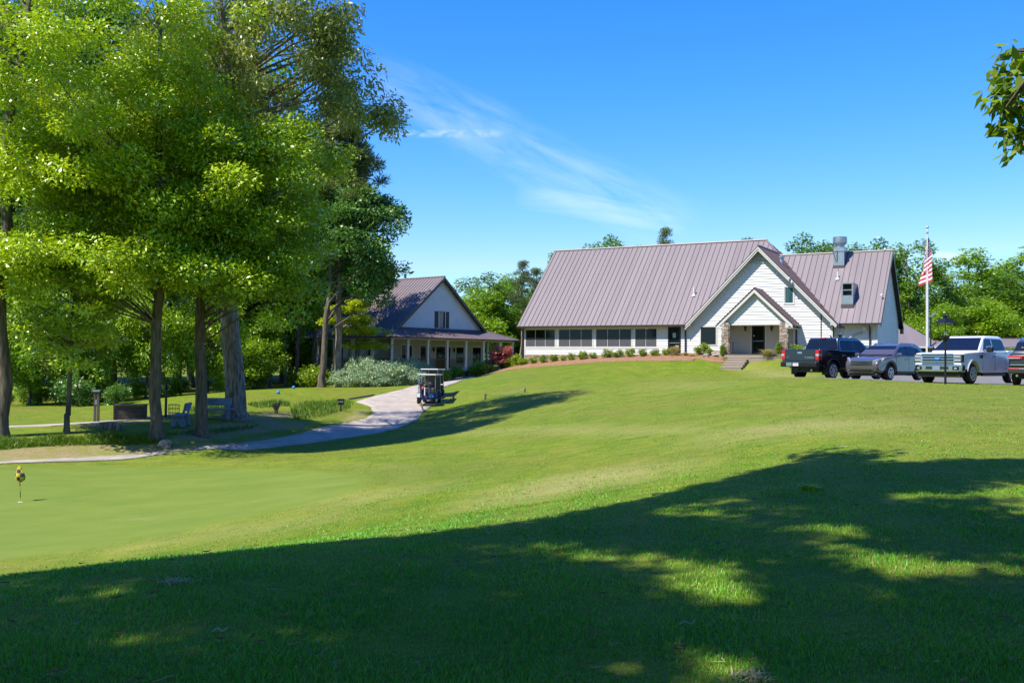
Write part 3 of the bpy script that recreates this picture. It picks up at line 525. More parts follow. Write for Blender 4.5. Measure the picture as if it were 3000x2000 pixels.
for i, (x_, y_, s_) in enumerate(((-48, -18, 1.1), (-40, -30, 1.2), (-30, -26, 1.0), (-22, -34, 1.2), (-12, -30, 1.1), (-2, -36, 1.2), (8, -30, 1.0), (18, -34, 1.2), (28, -28, 1.1), (38, -24, 1.2), (48, -14, 1.1), (54, 0, 1.0), (-56, -4, 1.1), (-60, 10, 1.0))):
    e_ = make_tree('woodland_tree', (x_, y_, h(x_, y_)-.1), 'woodland tree behind the viewer, mirrored in the clubhouse windows', 'woodland trees behind the viewer', *VAR['abc'[i % 3]], M['bark'], LEAF['wood'], (s_, s_, s_), i*1.3)

# shrubs: a few shared meshes
def shrub_mesh(seed, n=26, per=60, size=.085, rx=.5, rz=.36, squash=.8, aspect=.55, inner=.4, rad=(.14, .24), up=.6):
    rg = np.random.default_rng(seed); cen = crown_points(n, rg, rz, rx, rz, inner=inner); cen[:, 2] = np.maximum(cen[:, 2], .06); rr = rg.uniform(*rad, n); v, t = leaves(cen, rr, np.full(n, per), size, rg, squash, up, .5, aspect, .1)
    mb = MB()
    for c in cen[:14]: mb.tube(bend((c[0]*.15, c[1]*.15, -.1), c, rg), [.012, .01, .008, .006, .004], 4, False)
    return mb_mesh(mb, 'stem'), leafmesh('foliage', v, t)
SH = [shrub_mesh(31), shrub_mesh(32), shrub_mesh(33)]; WILD = [shrub_mesh(34, 40, 75, .2, 1.6, 1.1, .8, .5, .4, (.4, .7)), shrub_mesh(35, 40, 75, .2, 1.6, 1.3, .8, .5, .4, (.4, .7))]
def shrub(name, loc, label, ms, lm_, s=(1, 1, 1), group=None, cat='shrub', rz=None):
    e = empty(name, loc, random.uniform(0, 6.28) if rz is None else rz, label, cat, group); e.scale = s; link('stem', ms[0], M['bark'], e); link('foliage', ms[1], lm_, e); return e
for i, (px, D, w) in enumerate(((25, 57, 1.0), (70, 58, .8), (120, 58, .9), (170, 57.5, .8), (240, 57.5, 1), (300, 58, .75), (350, 58.5, 1.1), (400, 59, 1.0), (450, 60, 1.2), (500, 61, 1.0), (545, 62, .9), (640, 64, .8), (730, 71, 1.1), (770, 71, .8))):
    w *= random.uniform(.35, .85); shrub('wild_shrub', gp(px+random.uniform(-18, 18), D+random.uniform(-1, 3.5)), 'wild leafy shrub at the foot of the wood behind the fairway', WILD[i % 2], LEAF['forest' if i % 3 else 'dark'], (w, w, w), 'wild shrubs along the wood edge')

# ------------------------------------------------------------------ building helpers (local frame: u along the front, v into the building, z up)
def siding(mb, f, z0, z1, Lf, Rf, opens=(), h_=.178, out=.034, zc0=None):
    """lapped boards on a wall; f(s, off, z) -> local point, off points outwards"""
    zc0 = z0 if zc0 is None else zc0; k0, k1 = math.floor((z0-zc0)/h_), math.ceil((z1-zc0)/h_); zs = {round(z0, 5), round(z1, 5)}
    for k in range(k0, k1+1):
        if z0 < zc0+k*h_ < z1: zs.add(round(zc0+k*h_, 5))
    for o in opens:
        for q in o[2:4]:
            if z0 < q < z1: zs.add(round(q, 5))
    zs = sorted(zs)
    for a, b in zip(zs, zs[1:]):
        zm = (a+b)/2; kb = zc0+math.floor((zm-zc0)/h_)*h_; oa, ob = out*(1-(a-kb)/h_), out*(1-(b-kb)/h_); lo, hi = Lf(zm), Rf(zm)
        if hi-lo < .01: continue
        cuts = sorted((max(o[0], lo), min(o[1], hi)) for o in opens if o[2] < zm < o[3] and o[1] > lo and o[0] < hi); s = lo; segs = []
        for c0, c1 in cuts:
            if c0 > s: segs.append((s, c0))
            s = max(s, c1)
        if s < hi: segs.append((s, hi))
        for p, q in segs:
            pa, qa, pb, qb = p, q, p, q
            if p == lo: pa, pb = Lf(a), Lf(b)
            if q == hi: qa, qb = Rf(a), Rf(b)
            vs = [f(pa, oa, a), f(qa, oa, a), f(qb, ob, b), f(pb, ob, b)]; fs = [(0, 1, 2, 3)]
            if abs(a-kb) < 1e-4: vs += [f(pa, -.004, a), f(qa, -.004, a)]; fs.append((0, 4, 5, 1))
            mb.add(vs, fs)
def roof(name, parent, poly, zf, m, seam=.41, along='v', th=.06, seam_h=.05, seam_w=.03, start=0):
    """a standing seam roof plane; poly in (u, v), zf(u, v) its height; ribs run along u or v"""
    mb = MB(); pts = [Vector((u, v, zf(u, v))) for u, v in poly]; mb.poly(pts, (0, 0, -th)); i = 0 if along == 'v' else 1; lo, hi = min(p[i] for p in poly), max(p[i] for p in poly); s = lo+seam*.5+start
    while s < hi-.05:
        xs = []
        for a, b in zip(poly, poly[1:]+poly[:1]):
            if (a[i] > s) != (b[i] > s): t = (s-a[i])/(b[i]-a[i]); xs.append(a[1-i]+(b[1-i]-a[1-i])*t)
        xs.sort()
        for p, q in zip(xs[::2], xs[1::2]):
            if q-p < .08: continue
            def pt(c, ds, dz): u, v = (s+ds, c) if i == 0 else (c, s+ds); return (u, v, zf(u, v)+dz)
            w = seam_w/2; mb.add([pt(c, d, z) for c in (p, q) for d, z in ((-w, -.002), (-w, seam_h), (w, seam_h), (w, -.002))], [(0, 1, 5, 4), (1, 2, 6, 5), (2, 3, 7, 6), (0, 3, 2, 1), (4, 5, 6, 7)])
        s += seam
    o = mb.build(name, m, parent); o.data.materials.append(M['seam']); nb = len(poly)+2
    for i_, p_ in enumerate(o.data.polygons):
        if i_ >= nb: p_.material_index = 1  # ribs take the dark colour that paints in their shadow lines
    return o
def board(mb, a, b, up, w, d):                        # a board from a to b, width w along up, thickness d across
    a, b = Vector(a), Vector(b); up = Vector(up).normalized(); n = (b-a).normalized().cross(up).normalized()*d; mb.poly([a, b, b+up*w, a+up*w], n)
def front(v0): return lambda s, o, z: (s, v0-o, z)
def rside(u0): return lambda s, o, z: (u0+o, s, z)
def window(parent, u0, u1, z0, z1, v, fm, gm, fw=.06, dep=.05, name='window', glassname='pane', mull=(), rail=None, f=None, sub=True):
    f = f or front(v); mb = MB()
    def bx_(a, b, c, d, o0, o1): vs = [f(s, o, z) for z in (c, d) for o in (o0, o1) for s in (a, b)]; mb.add(vs, [(0, 2, 3, 1), (4, 5, 7, 6), (0, 1, 5, 4), (2, 6, 7, 3), (0, 4, 6, 2), (1, 3, 7, 5)])
    bx_(u0, u0+fw, z0, z1, -.03, dep); bx_(u1-fw, u1, z0, z1, -.03, dep); bx_(u0+fw, u1-fw, z1-fw, z1, -.03, dep); bx_(u0+fw, u1-fw, z0, z0+fw, -.03, dep)
    for mu, mw in mull: bx_(mu-mw/2, mu+mw/2, z0+fw, z1-fw, -.02, dep-.006)
    if rail: bx_(u0+fw, u1-fw, rail-.025, rail+.025, -.018, dep-.012)
    w = mb.build(name, fm, parent); g_ = MB(); vs = [f(s, .004, z) for s, z in ((u0+fw*.5, z0+fw*.5), (u1-fw*.5, z0+fw*.5), (u1-fw*.5, z1-fw*.5), (u0+fw*.5, z1-fw*.5))]; g_.add(vs, [(0, 1, 2, 3)]); g_.build(glassname, gm, w); return w
def gutter(mb, u0, u1, v, z, s=.13): mb.box(u0, u1, v-s, v, z-s*.8, z+.01)
def stones(mb, f, s0, s1, zlo, zhi, rg, hh=(.055, .11), ww=(.14, .42), out=(.02, .075)):
    z = zlo
    while z < zhi-.01:
        dz = min(rg.uniform(*hh), zhi-z); s = s0
        while s < s1-.01:
            ds = rg.uniform(*ww); ds = s1-s if s1-s-ds < .1 else ds; mb.tint = rg.random()*.97; o = rg.uniform(*out); g_ = .006; vs = [f(a, q, c) for c in (z+g_, z+dz-g_) for q in (-.02, o) for a in (s+g_, s+ds-g_)]
            mb.add(vs, [(0, 2, 3, 1), (4, 5, 7, 6), (0, 1, 5, 4), (2, 6, 7, 3), (0, 4, 6, 2), (1, 3, 7, 5)]); s += ds
        z += dz
    mb.tint = 0
def text(name, s, size, m, parent, mtx, ex=.004, align='CENTER'):
    cu = bpy.data.curves.new(name, 'FONT'); cu.body = s; cu.size = size; cu.extrude = ex; cu.align_x = align; cu.align_y = 'CENTER'; cu.resolution_u = 3; o = bpy.data.objects.new(name, cu); COL.objects.link(o); bpy.context.view_layer.update()
    me = bpy.data.meshes.new_from_object(o.evaluated_get(bpy.context.evaluated_depsgraph_get())); bpy.data.objects.remove(o); me.name = name; t = link(name, me, m, parent); t.matrix_local = mtx; return t
def frame_mtx(loc, xd, yd): x, y = Vector(xd).normalized(), Vector(yd).normalized(); z = x.cross(y); return Matrix(((x.x, y.x, z.x, loc[0]), (x.y, y.y, z.y, loc[1]), (x.z, y.z, z.z, loc[2]), (0, 0, 0, 1)))

# ------------------------------------------------------------------ clubhouse
CA = .51642; CO = np.array([17.184, 68.0]); CU = np.array([math.cos(CA), -math.sin(CA)]); CV = np.array([math.sin(CA), math.cos(CA)])
def cw(u, v): return CO+CU*u+CV*v                     # clubhouse plan -> world plan
club = empty('clubhouse', (CO[0], CO[1], EYE), -CA, 'white lapboard clubhouse with a big mauve brown metal roof, two front gables and steps', 'building')
TN = 1.03; rg = np.random.default_rng(3)
zmain = lambda u, v: 2.72+TN*(v+.5); zmb = lambda u, v: 9.29-TN*(v-5.88); zgl = lambda u, v: 8.12-TN*(.09-u); zgr = lambda u, v: 8.12-TN*(u-.09); zwf = lambda u, v: 2.70+TN*(v+.2); zwb = lambda u, v: 7.95-TN*(v-4.9)
rf = roof('roof', club, [(-19.02, -.5), (-5.19, -.5), (.09, 4.74), (-1.05, 5.88), (-19.02, 5.88)], zmain, M['roof'])
roof('back_roof', club, [(-19.02, 5.88), (-1.05, 5.88), (5.35, 12.26), (-19.02, 12.26)], zmb, M['roof'])
roof('gable_roof', club, [(-5.19, -.5), (.09, -.5), (.09, 4.74)], zgl, M['roof'], along='u')
roof('gable_roof', club, [(.09, -.5), (5.38, -.5), (5.38, -.2), (.255, 4.9), (5.35, 10.0), (5.35, 12.26), (-1.05, 5.88), (.09, 4.74)], zgr, M['roof'], along='u')
roof('wing_roof', club, [(5.35, -.2), (8.1, -.2), (8.1, 4.9), (.255, 4.9)], zwf, M['roof'], start=.1)
roof('wing_roof', club, [(.255, 4.9), (8.1, 4.9), (8.1, 10.0), (5.35, 10.0)], zwb, M['roof'])
for pts, r_ in (([(-19.04, 5.88, 9.30), (-1.02, 5.88, 9.30)], .10), ([(.09, -.5, 8.13), (.09, 4.74, 8.13)], .075), ([(.2, 4.9, 7.96), (8.12, 4.9, 7.96)], .085), ([(.09, 4.74, 8.13), (-1.05, 5.88, 9.30)], .06)): MB().tube(pts, r_, 6).build('ridge_cap', M['ridge'], rf)
cz = .18                                              # bottom of the siding above the stone, relative to the eye
WIN = [(-18.53, -15.88, 2), (-15.61, -12.69, 2), (-12.44, -9.5, 2), (-9.25, -7.5, 1)]
ops = [(a, b, 1.09, 2.48) for a, b, _ in WIN]+[(-6.64, -5.67, .3, 2.57)]
mb = MB(); siding(mb, front(0), .50, 2.68, lambda z: -18.64, lambda z: -5.0, ops, zc0=.5)
grl = lambda z: -5.0 if z < 2.87 else .09-(7.98-z)/TN; grr = lambda z: 5.02 if z < 2.9 else .09+(7.98-z)/TN
ops2 = [(-4.16, -3.04, 1.28, 2.53), (1.80, 2.41, 4.10, 5.21), (-2.05, 2.4, -.5, 2.66)]
siding(mb, front(0), .3, 6.95, grl, grr, ops2, zc0=.5-.178*2)
siding(mb, front(.35), .2, 2.75, lambda z: 5.02, lambda z: 7.8, (), zc0=.144)
siding(mb, rside(7.8), .2, 7.9, lambda z: .35 if z < 3.1 else max(.35, 4.9-(7.86-z)/TN), lambda z: 9.5 if z < 3.1 else min(9.5, 4.9+(7.86-z)/TN), (), zc0=.144)
siding(mb, lambda s, o, z: (-18.64-o, s, z), .5, 9.0, lambda z: 0 if z < 3.1 else max(0, 5.88-(9.15-z)/TN), lambda z: 11.7 if z < 3.1 else min(11.7, 5.88+(9.15-z)/TN), (), zc0=.5)
wall = mb.build('wall', M['siding'], club)
mb = MB(); mb.box(-18.6, 4.98, .06, 11.6, -1.6, 2.66); mb.box(4.98, 7.76, .41, 9.4, -1.4, 2.66); mb.poly([(-4.9, .05, 2.66), (4.95, .05, 2.66), (.09, .05, 7.75)], (0, 3, 0)); mb.poly([(7.75, .5, 2.66), (7.75, 9.3, 2.66), (7.75, 4.9, 7.7)], (-.1, 0, 0)); mb.poly([(-18.58, .1, 2.66), (-18.58, 11.6, 2.66), (-18.58, 5.88, 9.0)], (.1, 0, 0))
mb.build('inner_wall', M['reveal'], club)
mb = MB()                                             # trims: corner boards, frieze, rakes, soffits
for u, v, w in ((-18.66, 0, .14), (4.9, 0, .12)): mb.box(u, u+w, v-.035, v+.02, .2, 2.7)
mb.box(7.68, 7.83, .31, .4, .1, 2.7)
for a, b, _ in WIN[:-1]: mb.box(b+.05, b+.10, -.04, 0, 1.0, 2.5); 
mb.box(-18.6, -5.02, -.028, .02, 2.50, 2.70); mb.box(-18.5, -7.4, -.045, .0, .98, 1.075)
mb.box(-19.0, -5.2, -.48, -.0, 2.655, 2.68); mb.box(5.0, 8.1, -.18, .34, 2.60, 2.63)
for sgn, u_e, ze in ((-1, -5.19, 2.68), (1, 5.38, 2.67)):
    for dv, w, dz in ((-.5, .20, -.075), (-.54, .09, -.07)):
        a_, b_ = Vector((u_e, dv, ze+dz)), Vector((.09, dv, 8.12+dz)); mb.poly([a_, b_, b_-Vector((0, 0, w*1.43)), a_-Vector((0, 0, w*1.43))], (0, -.04, 0))
    mb.poly([(u_e, -.49, ze-.09), (.09, -.49, 8.03), (.09, -.49, 8.0), (u_e, -.49, ze-.12)], (0, .48, 0))
mb.poly([(4.95, -.5, 3.0), (5.36, -.5, 2.58), (4.95, -.5, 2.56)], (0, .45, 0)); mb.poly([(-4.8, -.5, 3.0), (-5.17, -.5, 2.6), (-4.8, -.5, 2.58)], (0, .45, 0))
mb.poly([(-.98, -.02, 6.95), (.99, -.02, 6.95), (.99, -.02, 7.0), (-.98, -.02, 7.0)], (0, -.05, 0))
mb.build('trim', M['trim'], wall)
for g_ in ((-19.05, -5.15, -.5, 2.70), (5.45, 8.12, -.2, 2.68)): mb = MB(); gutter(mb, *g_); mb.build('gutter', M['bronze'], rf)
for u, v, zt, zb in ((-18.72, -.05, 2.4, -.4), (-5.29, -.05, 2.4, .45), (7.35, .3, 2.4, .2)):
    MB().tube([(u, v-.45, zt+.2), (u, v-.1, zt-.05), (u, v-.07, zt-.3), (u, v-.07, zb)], .055, 8).build('downspout', M['bronze'], rf)
MB().tube([(4.26, -.04, 4.0), (4.26, -.04, .2)], .035, 6).build('conduit', M['bronze'], club)
PV = []                                             # dark metal edge along the rakes and the far right verge
for sgn, u_e, ze in ((-1, -5.21, 2.68), (1, 5.40, 2.67)): a_, b_ = Vector((u_e, -.545, ze)), Vector((.09, -.545, 8.13)); MB().poly([a_, b_, b_-Vector((0, 0, .1)), a_-Vector((0, 0, .1))], (0, -.025, 0)).build('rake_edge', M['bronze'], rf)
for va, za, vb, zb in ((-.2, 2.70, 4.9, 7.95), (4.9, 7.95, 10.0, 2.70)): mb = MB(); mb.poly([(8.1, va, za), (8.1, vb, zb), (8.1, vb, zb-.3), (8.1, va, za-.3)], (.03, 0, 0)); mb.poly([(8.1, va, za-.08), (8.1, vb, zb-.08), (8.1, vb, zb-.12), (8.1, va, za-.12)], (-.3, 0, 0)); mb.build('verge', M['bronze'], rf)
for va, za, vb, zb in ((-.5, 2.72, 5.88, 9.29),): MB().poly([(-19.02, va, za), (-19.02, vb, zb), (-19.02, vb, zb-.25), (-19.02, va, za-.25)], (-.03, 0, 0)).build('verge', M['bronze'], rf)
MB().box(7.95, 8.13, 9.4, 10.0, 2.25, 2.6).build('eave_return', M['bronze'], rf)
for a_ in ((-18.62, -5.05, -.55, .50), (2.5, 5.0, -.2, .3)): mb = MB(); stones(mb, front(0), *a_, rg); mb.build('stone_base', M['stone'], club)
mb = MB()                                             # slatted gable vent
z = 7.02
while z < 7.8: hw = (7.95-z)/TN-.03; mb.poly([(.09-hw, -.01, z), (.09+hw, -.01, z), (.09+hw, .02, z+.075), (.09-hw, .02, z+.075)], (0, -.022, -.012)); z += .098
mb.build('gable_vent', M['siding'], club)
for a, b, nmul in WIN:
    k = nmul+1; mu = [(a+(b-a)*(i+1)/k, .04) for i in range(nmul)]; w = window(club, a, b, 1.09, 2.48, 0, M['trim'], M['glass'], .045, .03, mull=mu)
    mb = MB()
    for i in range(k): s0, s1 = a+(b-a)*i/k+.055, a+(b-a)*(i+1)/k-.055; mb.box(s0, s1, -.018, -.012, 1.135, 1.80); mb.tint = 0
    mb.build('insect_screen', M['screen'], w)
    mb = MB(); mb.box(a+.045, b-.045, -.03, -.02, 1.79, 1.83); mb.build('rail', M['bronze'], w)
window(club, -4.16, -3.04, 1.28, 2.53, 0, M['bronze'], M['glass'], .05, .03)
mb = MB()
for a, b, c, d, w in ((-4.16, -3.04, 1.28, 2.53, .09), (1.80, 2.41, 4.10, 5.21, .08)): mb = MB(); mb.box(a-w, a, -.05, .01, c-w, d+w); mb.box(b, b+w, -.05, .01, c-w, d+w); mb.box(a, b, -.05, .01, d, d+w); mb.box(a, b, -.05, .01, c-w, c); mb.build('casing', M['trim'], wall)
window(club, 1.80, 2.41, 4.10, 5.21, 0, M['white'], M['sky_glass'], .04, .02)
def door(u0, u1, z0, z1, v, sheet=False):
    mb = MB(); mb.box(u0, u0+.09, v-.06, v+.03, z0, z1); mb.box(u1-.09, u1, v-.06, v+.03, z0, z1); mb.box(u0+.09, u1-.09, v-.06, v+.03, z1-.09, z1); mb.box(u0+.09, u1-.09, v-.06, v+.03, z0, z0+.2); d = mb.build('door', M['black'], club)
    MB().box(u0+.09, u1-.09, v-.012, v-.004, z0+.2, z1-.09).build('pane', M['glass'], d); MB().box(u0+.09, u1-.09, v-.075, v-.055, z0+.95, z0+1.0).build('push_bar', M['bench'], d)
    MB().tube([(u0+.13, v-.07, z0+.8), (u0+.13, v-.14, z0+.85), (u0+.13, v-.14, z0+1.15), (u0+.13, v-.07, z0+1.2)], .018, 6).build('handle', M['chrome'], d); return d
d1 = door(-6.64, -5.67, .42, 2.57, 0); MB().box(-6.27, -6.05, -.03, -.02, 1.78, 2.12).build('notice', M['white'], d1)
mb = MB()
for i in range(5): mb.box(-6.24, -6.08, -.034, -.03, 1.83+i*.055, 1.85+i*.055)
mb.build('notice_lines', M['bag'], d1); MB().box(-6.09, -5.82, -.03, -.02, 1.10, 1.23).build('notice', mat('orange_notice', (.62, .3, .15), .6), d1)
d2 = door(-.46, .46, .55, 2.62, -.02); MB().box(-.36, -.26, -.05, -.04, 1.86, 1.92).build('notice', M['white'], d2)
mb = MB(); siding(mb, front(.0), .5, 2.66, lambda z: -2.05, lambda z: 2.42, [(-.47, .47, .5, 2.64)], h_=.19, out=.012); mb.build('porch_wall', M['beige'], club)
mb = MB(); mb.box(-.54, -.465, -.045, .01, .55, 2.66); mb.box(.465, .54, -.045, .01, .55, 2.66); mb.build('door_casing', M['trim'], d2)
zpl = lambda u, v: 5.1-.945*(.25-u); zpr = lambda u, v: 5.1-.945*(u-.25)
pr = roof('porch_roof', club, [(-2.33, -2.0), (.25, -2.0), (.25, .05), (-2.33, .05)], zpl, M['roof'], along='u', seam=.34); roof('porch_roof', club, [(.25, -2.0), (2.83, -2.0), (2.83, .05), (.25, .05)], zpr, M['roof'], along='u', seam=.34)
mb = MB(); siding(mb, front(-1.7), 2.66, 4.95, lambda z: -2.0+max(0, z-2.75)/.945*.97, lambda z: 2.5-max(0, z-2.75)/.945*.97, (), zc0=2.66+.1)
mb.build('porch_gable', M['siding'], club)
mb = MB()
for sgn in (-1, 1):
    e_, c_ = Vector((.25+sgn*2.58, -2.0, 2.66)), Vector((.25, -2.0, 5.1))
    mb.poly([e_-Vector((0, 0, .07)), c_-Vector((0, 0, .07)), c_-Vector((0, 0, .34)), e_-Vector((0, 0, .34))], (0, -.04, 0)); mb.poly([e_-Vector((0, 0, .07)), c_-Vector((0, 0, .07)), c_-Vector((0, 0, .10)), e_-Vector((0, 0, .10))], (0, 2.0, 0))
    mb.poly([(.25+sgn*2.1, -2.0, 2.98), (.25+sgn*2.55, -2.0, 2.55), (.25+sgn*2.1, -2.0, 2.33)], (0, .3, 0)); mb.box(*sorted((.25+sgn*2.1, .25+sgn*2.55)), -1.98, .0, 2.32, 2.36)
mb.box(-2.0, 2.45, -1.74, -1.62, 2.58, 2.66); mb.box(-1.9, 2.4, -1.62, -.02, 2.58, 2.62); mb.build('porch_trim', M['trim'], pr)
mb = MB()
for sgn in (-1, 1): e_, c_ = Vector((.25+sgn*2.6, -2.045, 2.66)), Vector((.25, -2.045, 5.12)); mb.poly([e_, c_, c_-Vector((0, 0, .1)), e_-Vector((0, 0, .1))], (0, -.02, 0)); u_ = .25+sgn*2.58; mb.box(min(u_, u_+sgn*.12), max(u_, u_+sgn*.12), -2.05, .0, 2.5, 2.6)
mb.tube([(2.72, -.1, 2.5), (2.6, -.05, 2.3), (2.6, -.05, .3)], .06, 8); mb.build('porch_gutter', M['bronze'], pr)
for u0, u1 in ((-2.0, -1.53), (1.98, 2.45)):
    mb = MB(); mb.box(u0+.03, u1-.03, -1.92, -1.47, .0, 2.62); stones(mb, front(-1.95), u0, u1, -.1, 2.75, rg, ww=(.1, .3)); stones(mb, rside(u1), -1.95, -1.45, -.1, 2.75, rg, ww=(.1, .3)); stones(mb, lambda s, o, z: (u0-o, s, z), -1.95, -1.45, -.1, 2.75, rg, ww=(.1, .3)); mb.build('stone_pillar', M['stone'], club)
for u in (-.90, .93):
    mb = MB(); mb.lathe([(.03, 2.62), (.05, 2.6), (.09, 2.54), (.085, 2.5), (.07, 2.3), (.045, 2.26), (.02, 2.2)], 8, c=(u, -.13, 0)); mb.box(u-.03, u+.03, -.13, -.01, 2.52, 2.55); mb.build('wall_lantern', M['black'], club)
mb = MB()                                             # flood lights and fittings on the eaves
for u, v, z in ((-8.1, -.35, 2.5), (2.25, -.56, 5.75), (2.45, -.56, 5.5)): mb = MB(); mb.lathe([(.04, -.1), (.09, 0), (.09, .04)], 8, 'y', (u, v-.1, z)); mb.box(u-.02, u+.02, v-.12, v+.05, z-.03, z+.03); mb.build('floodlight', M['white'], club)
for p_, ax__ in (((7.83, 1.3, 4.6), 'x'), ((8.12, .7, 7.6), 'x')): MB().lathe([(.03, 0), (.10, .1), (.10, .13)], 8, ax__, p_).build('floodlight', M['white'], club)
MB().lathe([(.03, .0), (.11, -.15), (.12, -.2)], 10, 'y', (7.0, .32, 2.35)).build('floodlight', M['white'], club)
mb = MB(); mb.tube([(6.9, .25, 2.1), (6.3, .2, 1.9), (5.9, .2, 1.6), (5.85, .2, .7)], .06, 8)
for k in range(14): mb.cbox((5.9+rg.uniform(-.3, .5), .15, 1.35+rg.uniform(-.25, .25)), (.1, .12, .12))
mb.box(6.3, 7.5, .2, .3, .9, 1.25); mb.build('gas_meter', M['galv'], club)
# roof fittings
def zb(u, v): return zwf(u, v)
mb = MB(); mb.box(4.30, 5.03, 3.74, 4.5, 6.4, 8.22); mb.box(4.26, 5.07, 3.70, 4.54, 7.95, 8.02); ex = mb.build('exhaust_fan', M['galv'], club)
mb = MB(); mb.lathe([(.33, 8.22), (.33, 8.42), (.48, 8.55), (.485, 8.6), (.485, 8.98), (.45, 9.0), (.45, 8.8)], 24, c=(4.665, 4.12, 0)); mb.build('fan_bowl', M['galv'], ex, smooth=True)
MB().box(4.27, 5.06, 3.72, 4.4, 6.5, 6.95).build('curb', M['roof_trim'], ex)
MB().tube([(4.28, 3.7, 8.6), (4.2, 3.6, 8.2), (4.4, 3.69, 7.5), (4.5, 3.69, 7.2), (4.55, 3.69, 7.3), (4.55, 3.69, 8.0)], .016, 5).build('cable', M['black'], ex)
mb = MB(); mb.box(5.41, 6.17, .83, 2.2, 3.75, 4.62); mb.box(5.41, 5.50, .83, 2.4, 4.62, 5.40); mb.box(6.08, 6.17, .83, 2.4, 4.62, 5.40); mb.box(5.41, 6.17, .83, 2.5, 5.40, 5.48); mb.box(5.50, 6.08, .9, .94, 4.95, 5.02); mb.box(5.50, 6.08, 1.5, 1.56, 4.62, 5.4); hd = mb.build('intake_hood', M['galv'], club)
MB().box(5.50, 6.08, 1.35, 1.4, 4.62, 5.4).build('opening', M['reveal'], hd); MB().box(5.38, 6.2, .80, 1.5, 3.62, 4.02).build('curb', M['roof_trim'], hd)
def vent(u, v, zf, hgt, r=.05): MB().lathe([(.16, zf(u, v)-.05), (.15, zf(u, v)+.06), (r, zf(u, v)+.14), (r, zf(u, v)+hgt)], 12, c=(u, v, 0)).build('vent_pipe', M['white'], club)
vent(-5.26, 1.62, zmain, .62, .06); vent(4.75, 2.9, zwf, .55)
MB().lathe([(.14, zgr(1.05, 2.0)-.1), (.1, zgr(1.05, 2)+.3), (.18, zgr(1.05, 2)+.34), (.18, zgr(1.05, 2)+.42), (.05, zgr(1.05, 2)+.48)], 12, c=(1.05, 2.0, 0)).build('roof_vent', M['galv'], club)
# steps and porch slab
mb = MB(); mb.box(-2.1, 2.5, -2.35, 0, .0, .54); mb.box(-1.3, 4.6, -2.95, -2.35, -.2, .37); stp = mb.build('porch_slab', M['step'], club)
for k in range(4): MB().box(-1.29, .11, -3.36-.4*k, -2.95-.4*k-.002*k, -.9, .20-.17*k).build('step', M['step'], club)
mb = MB()
for k in range(4): mb.box(-1.31, .13, -3.385-.4*k, -2.96-.4*k, .20-.17*k+.002, .225-.17*k)
mb.box(-1.32, 4.62, -2.98, -2.36, .372, .40); mb.box(-1.2, 2.3, -2.38, -.05, .542, .56); mb.build('step_tread', M['concrete'], stp)

# ------------------------------------------------------------------ porch house (golf shop) with a wrap-around porch
SA = .87101; SO = np.array([-10.131, 82.0])
shop = empty('porch_house', (SO[0], SO[1], EYE), SA, 'small white house with a steep brown roof and a wrap-around columned porch', 'building')
FZ = -.94; zs_l = lambda p, q: 7.62-.825*(7.9-p); zs_r = lambda p, q: 7.62-.825*(p-7.9); PS = .37
sr = roof('roof', shop, [(1.9, 1.5), (7.9, 1.5), (7.9, 12.5), (1.9, 12.5)], zs_l, M['roof'], along='u'); roof('roof', shop, [(7.9, 1.5), (13.9, 1.5), (13.9, 12.5), (7.9, 12.5)], zs_r, M['roof'], along='u')
pfront = lambda p, q: 1.96+PS*(q+.45); pleft = lambda p, q: 1.96+PS*(p+.45); pright = lambda p, q: 1.96+PS*(16.2-p)
po = roof('porch_roof', shop, [(-.45, -.45), (16.2, -.45), (13.75, 2.0), (2.0, 2.0)], pfront, M['roof']); roof('porch_roof', shop, [(-.45, -.45), (2.0, 2.0), (2.0, 12.4), (-.45, 12.4)], pleft, M['roof'], along='u'); roof('porch_roof', shop, [(16.2, -.45), (16.2, 10), (13.75, 10), (13.75, 2.0)], pright, M['roof'], along='u')
for pts, r_ in (([(-.45, -.45, 1.98), (2.0, 2.0, 2.89)], .06), ([(16.2, -.45, 1.98), (13.75, 2.0, 2.89)], .06), ([(7.9, 1.48, 7.63), (7.9, 12.5, 7.63)], .09)): MB().tube(pts, r_, 6).build('ridge_cap', M['ridge'], sr)
mb = MB(); pl = lambda z: 7.9-(7.5-z)/.825; pr_ = lambda z: 7.9+(7.5-z)/.825
siding(mb, front(2.0), 2.86, 7.35, pl, pr_, [(7.15, 9.0, 2.9, 4.4)], h_=.16)
MAINW = [(3.06, 4.31, -.02, 1.26), (5.34, 6.6, -.01, 1.27), (7.34, 9.24, FZ, 1.23), (10.0, 11.17, -.26, 1.22), (12.27, 13.44, -.3, 1.24)]
LEFTW = [(2.6+1.3, 2.6+2.55, .35, 1.22), (5.5, 6.45, FZ, 1.22), (7.7, 8.7, -.2, 1.23)]
gab = mb.build('gable_wall', M['siding'], shop)
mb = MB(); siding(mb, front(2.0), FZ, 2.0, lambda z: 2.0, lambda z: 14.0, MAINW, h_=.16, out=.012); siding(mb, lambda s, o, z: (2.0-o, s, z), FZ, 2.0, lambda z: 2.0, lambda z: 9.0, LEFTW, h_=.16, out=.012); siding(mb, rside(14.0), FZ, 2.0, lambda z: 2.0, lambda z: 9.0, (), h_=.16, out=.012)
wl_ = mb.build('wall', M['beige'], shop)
mb = MB(); mb.box(2.06, 13.94, 2.06, 8.94, -2.2, 2.6); mb.poly([(2.3, 2.08, 2.6), (13.5, 2.08, 2.6), (7.9, 2.08, 7.3)], (0, 6.8, 0)); mb.build('inner_wall', M['reveal'], shop)
mb = MB()
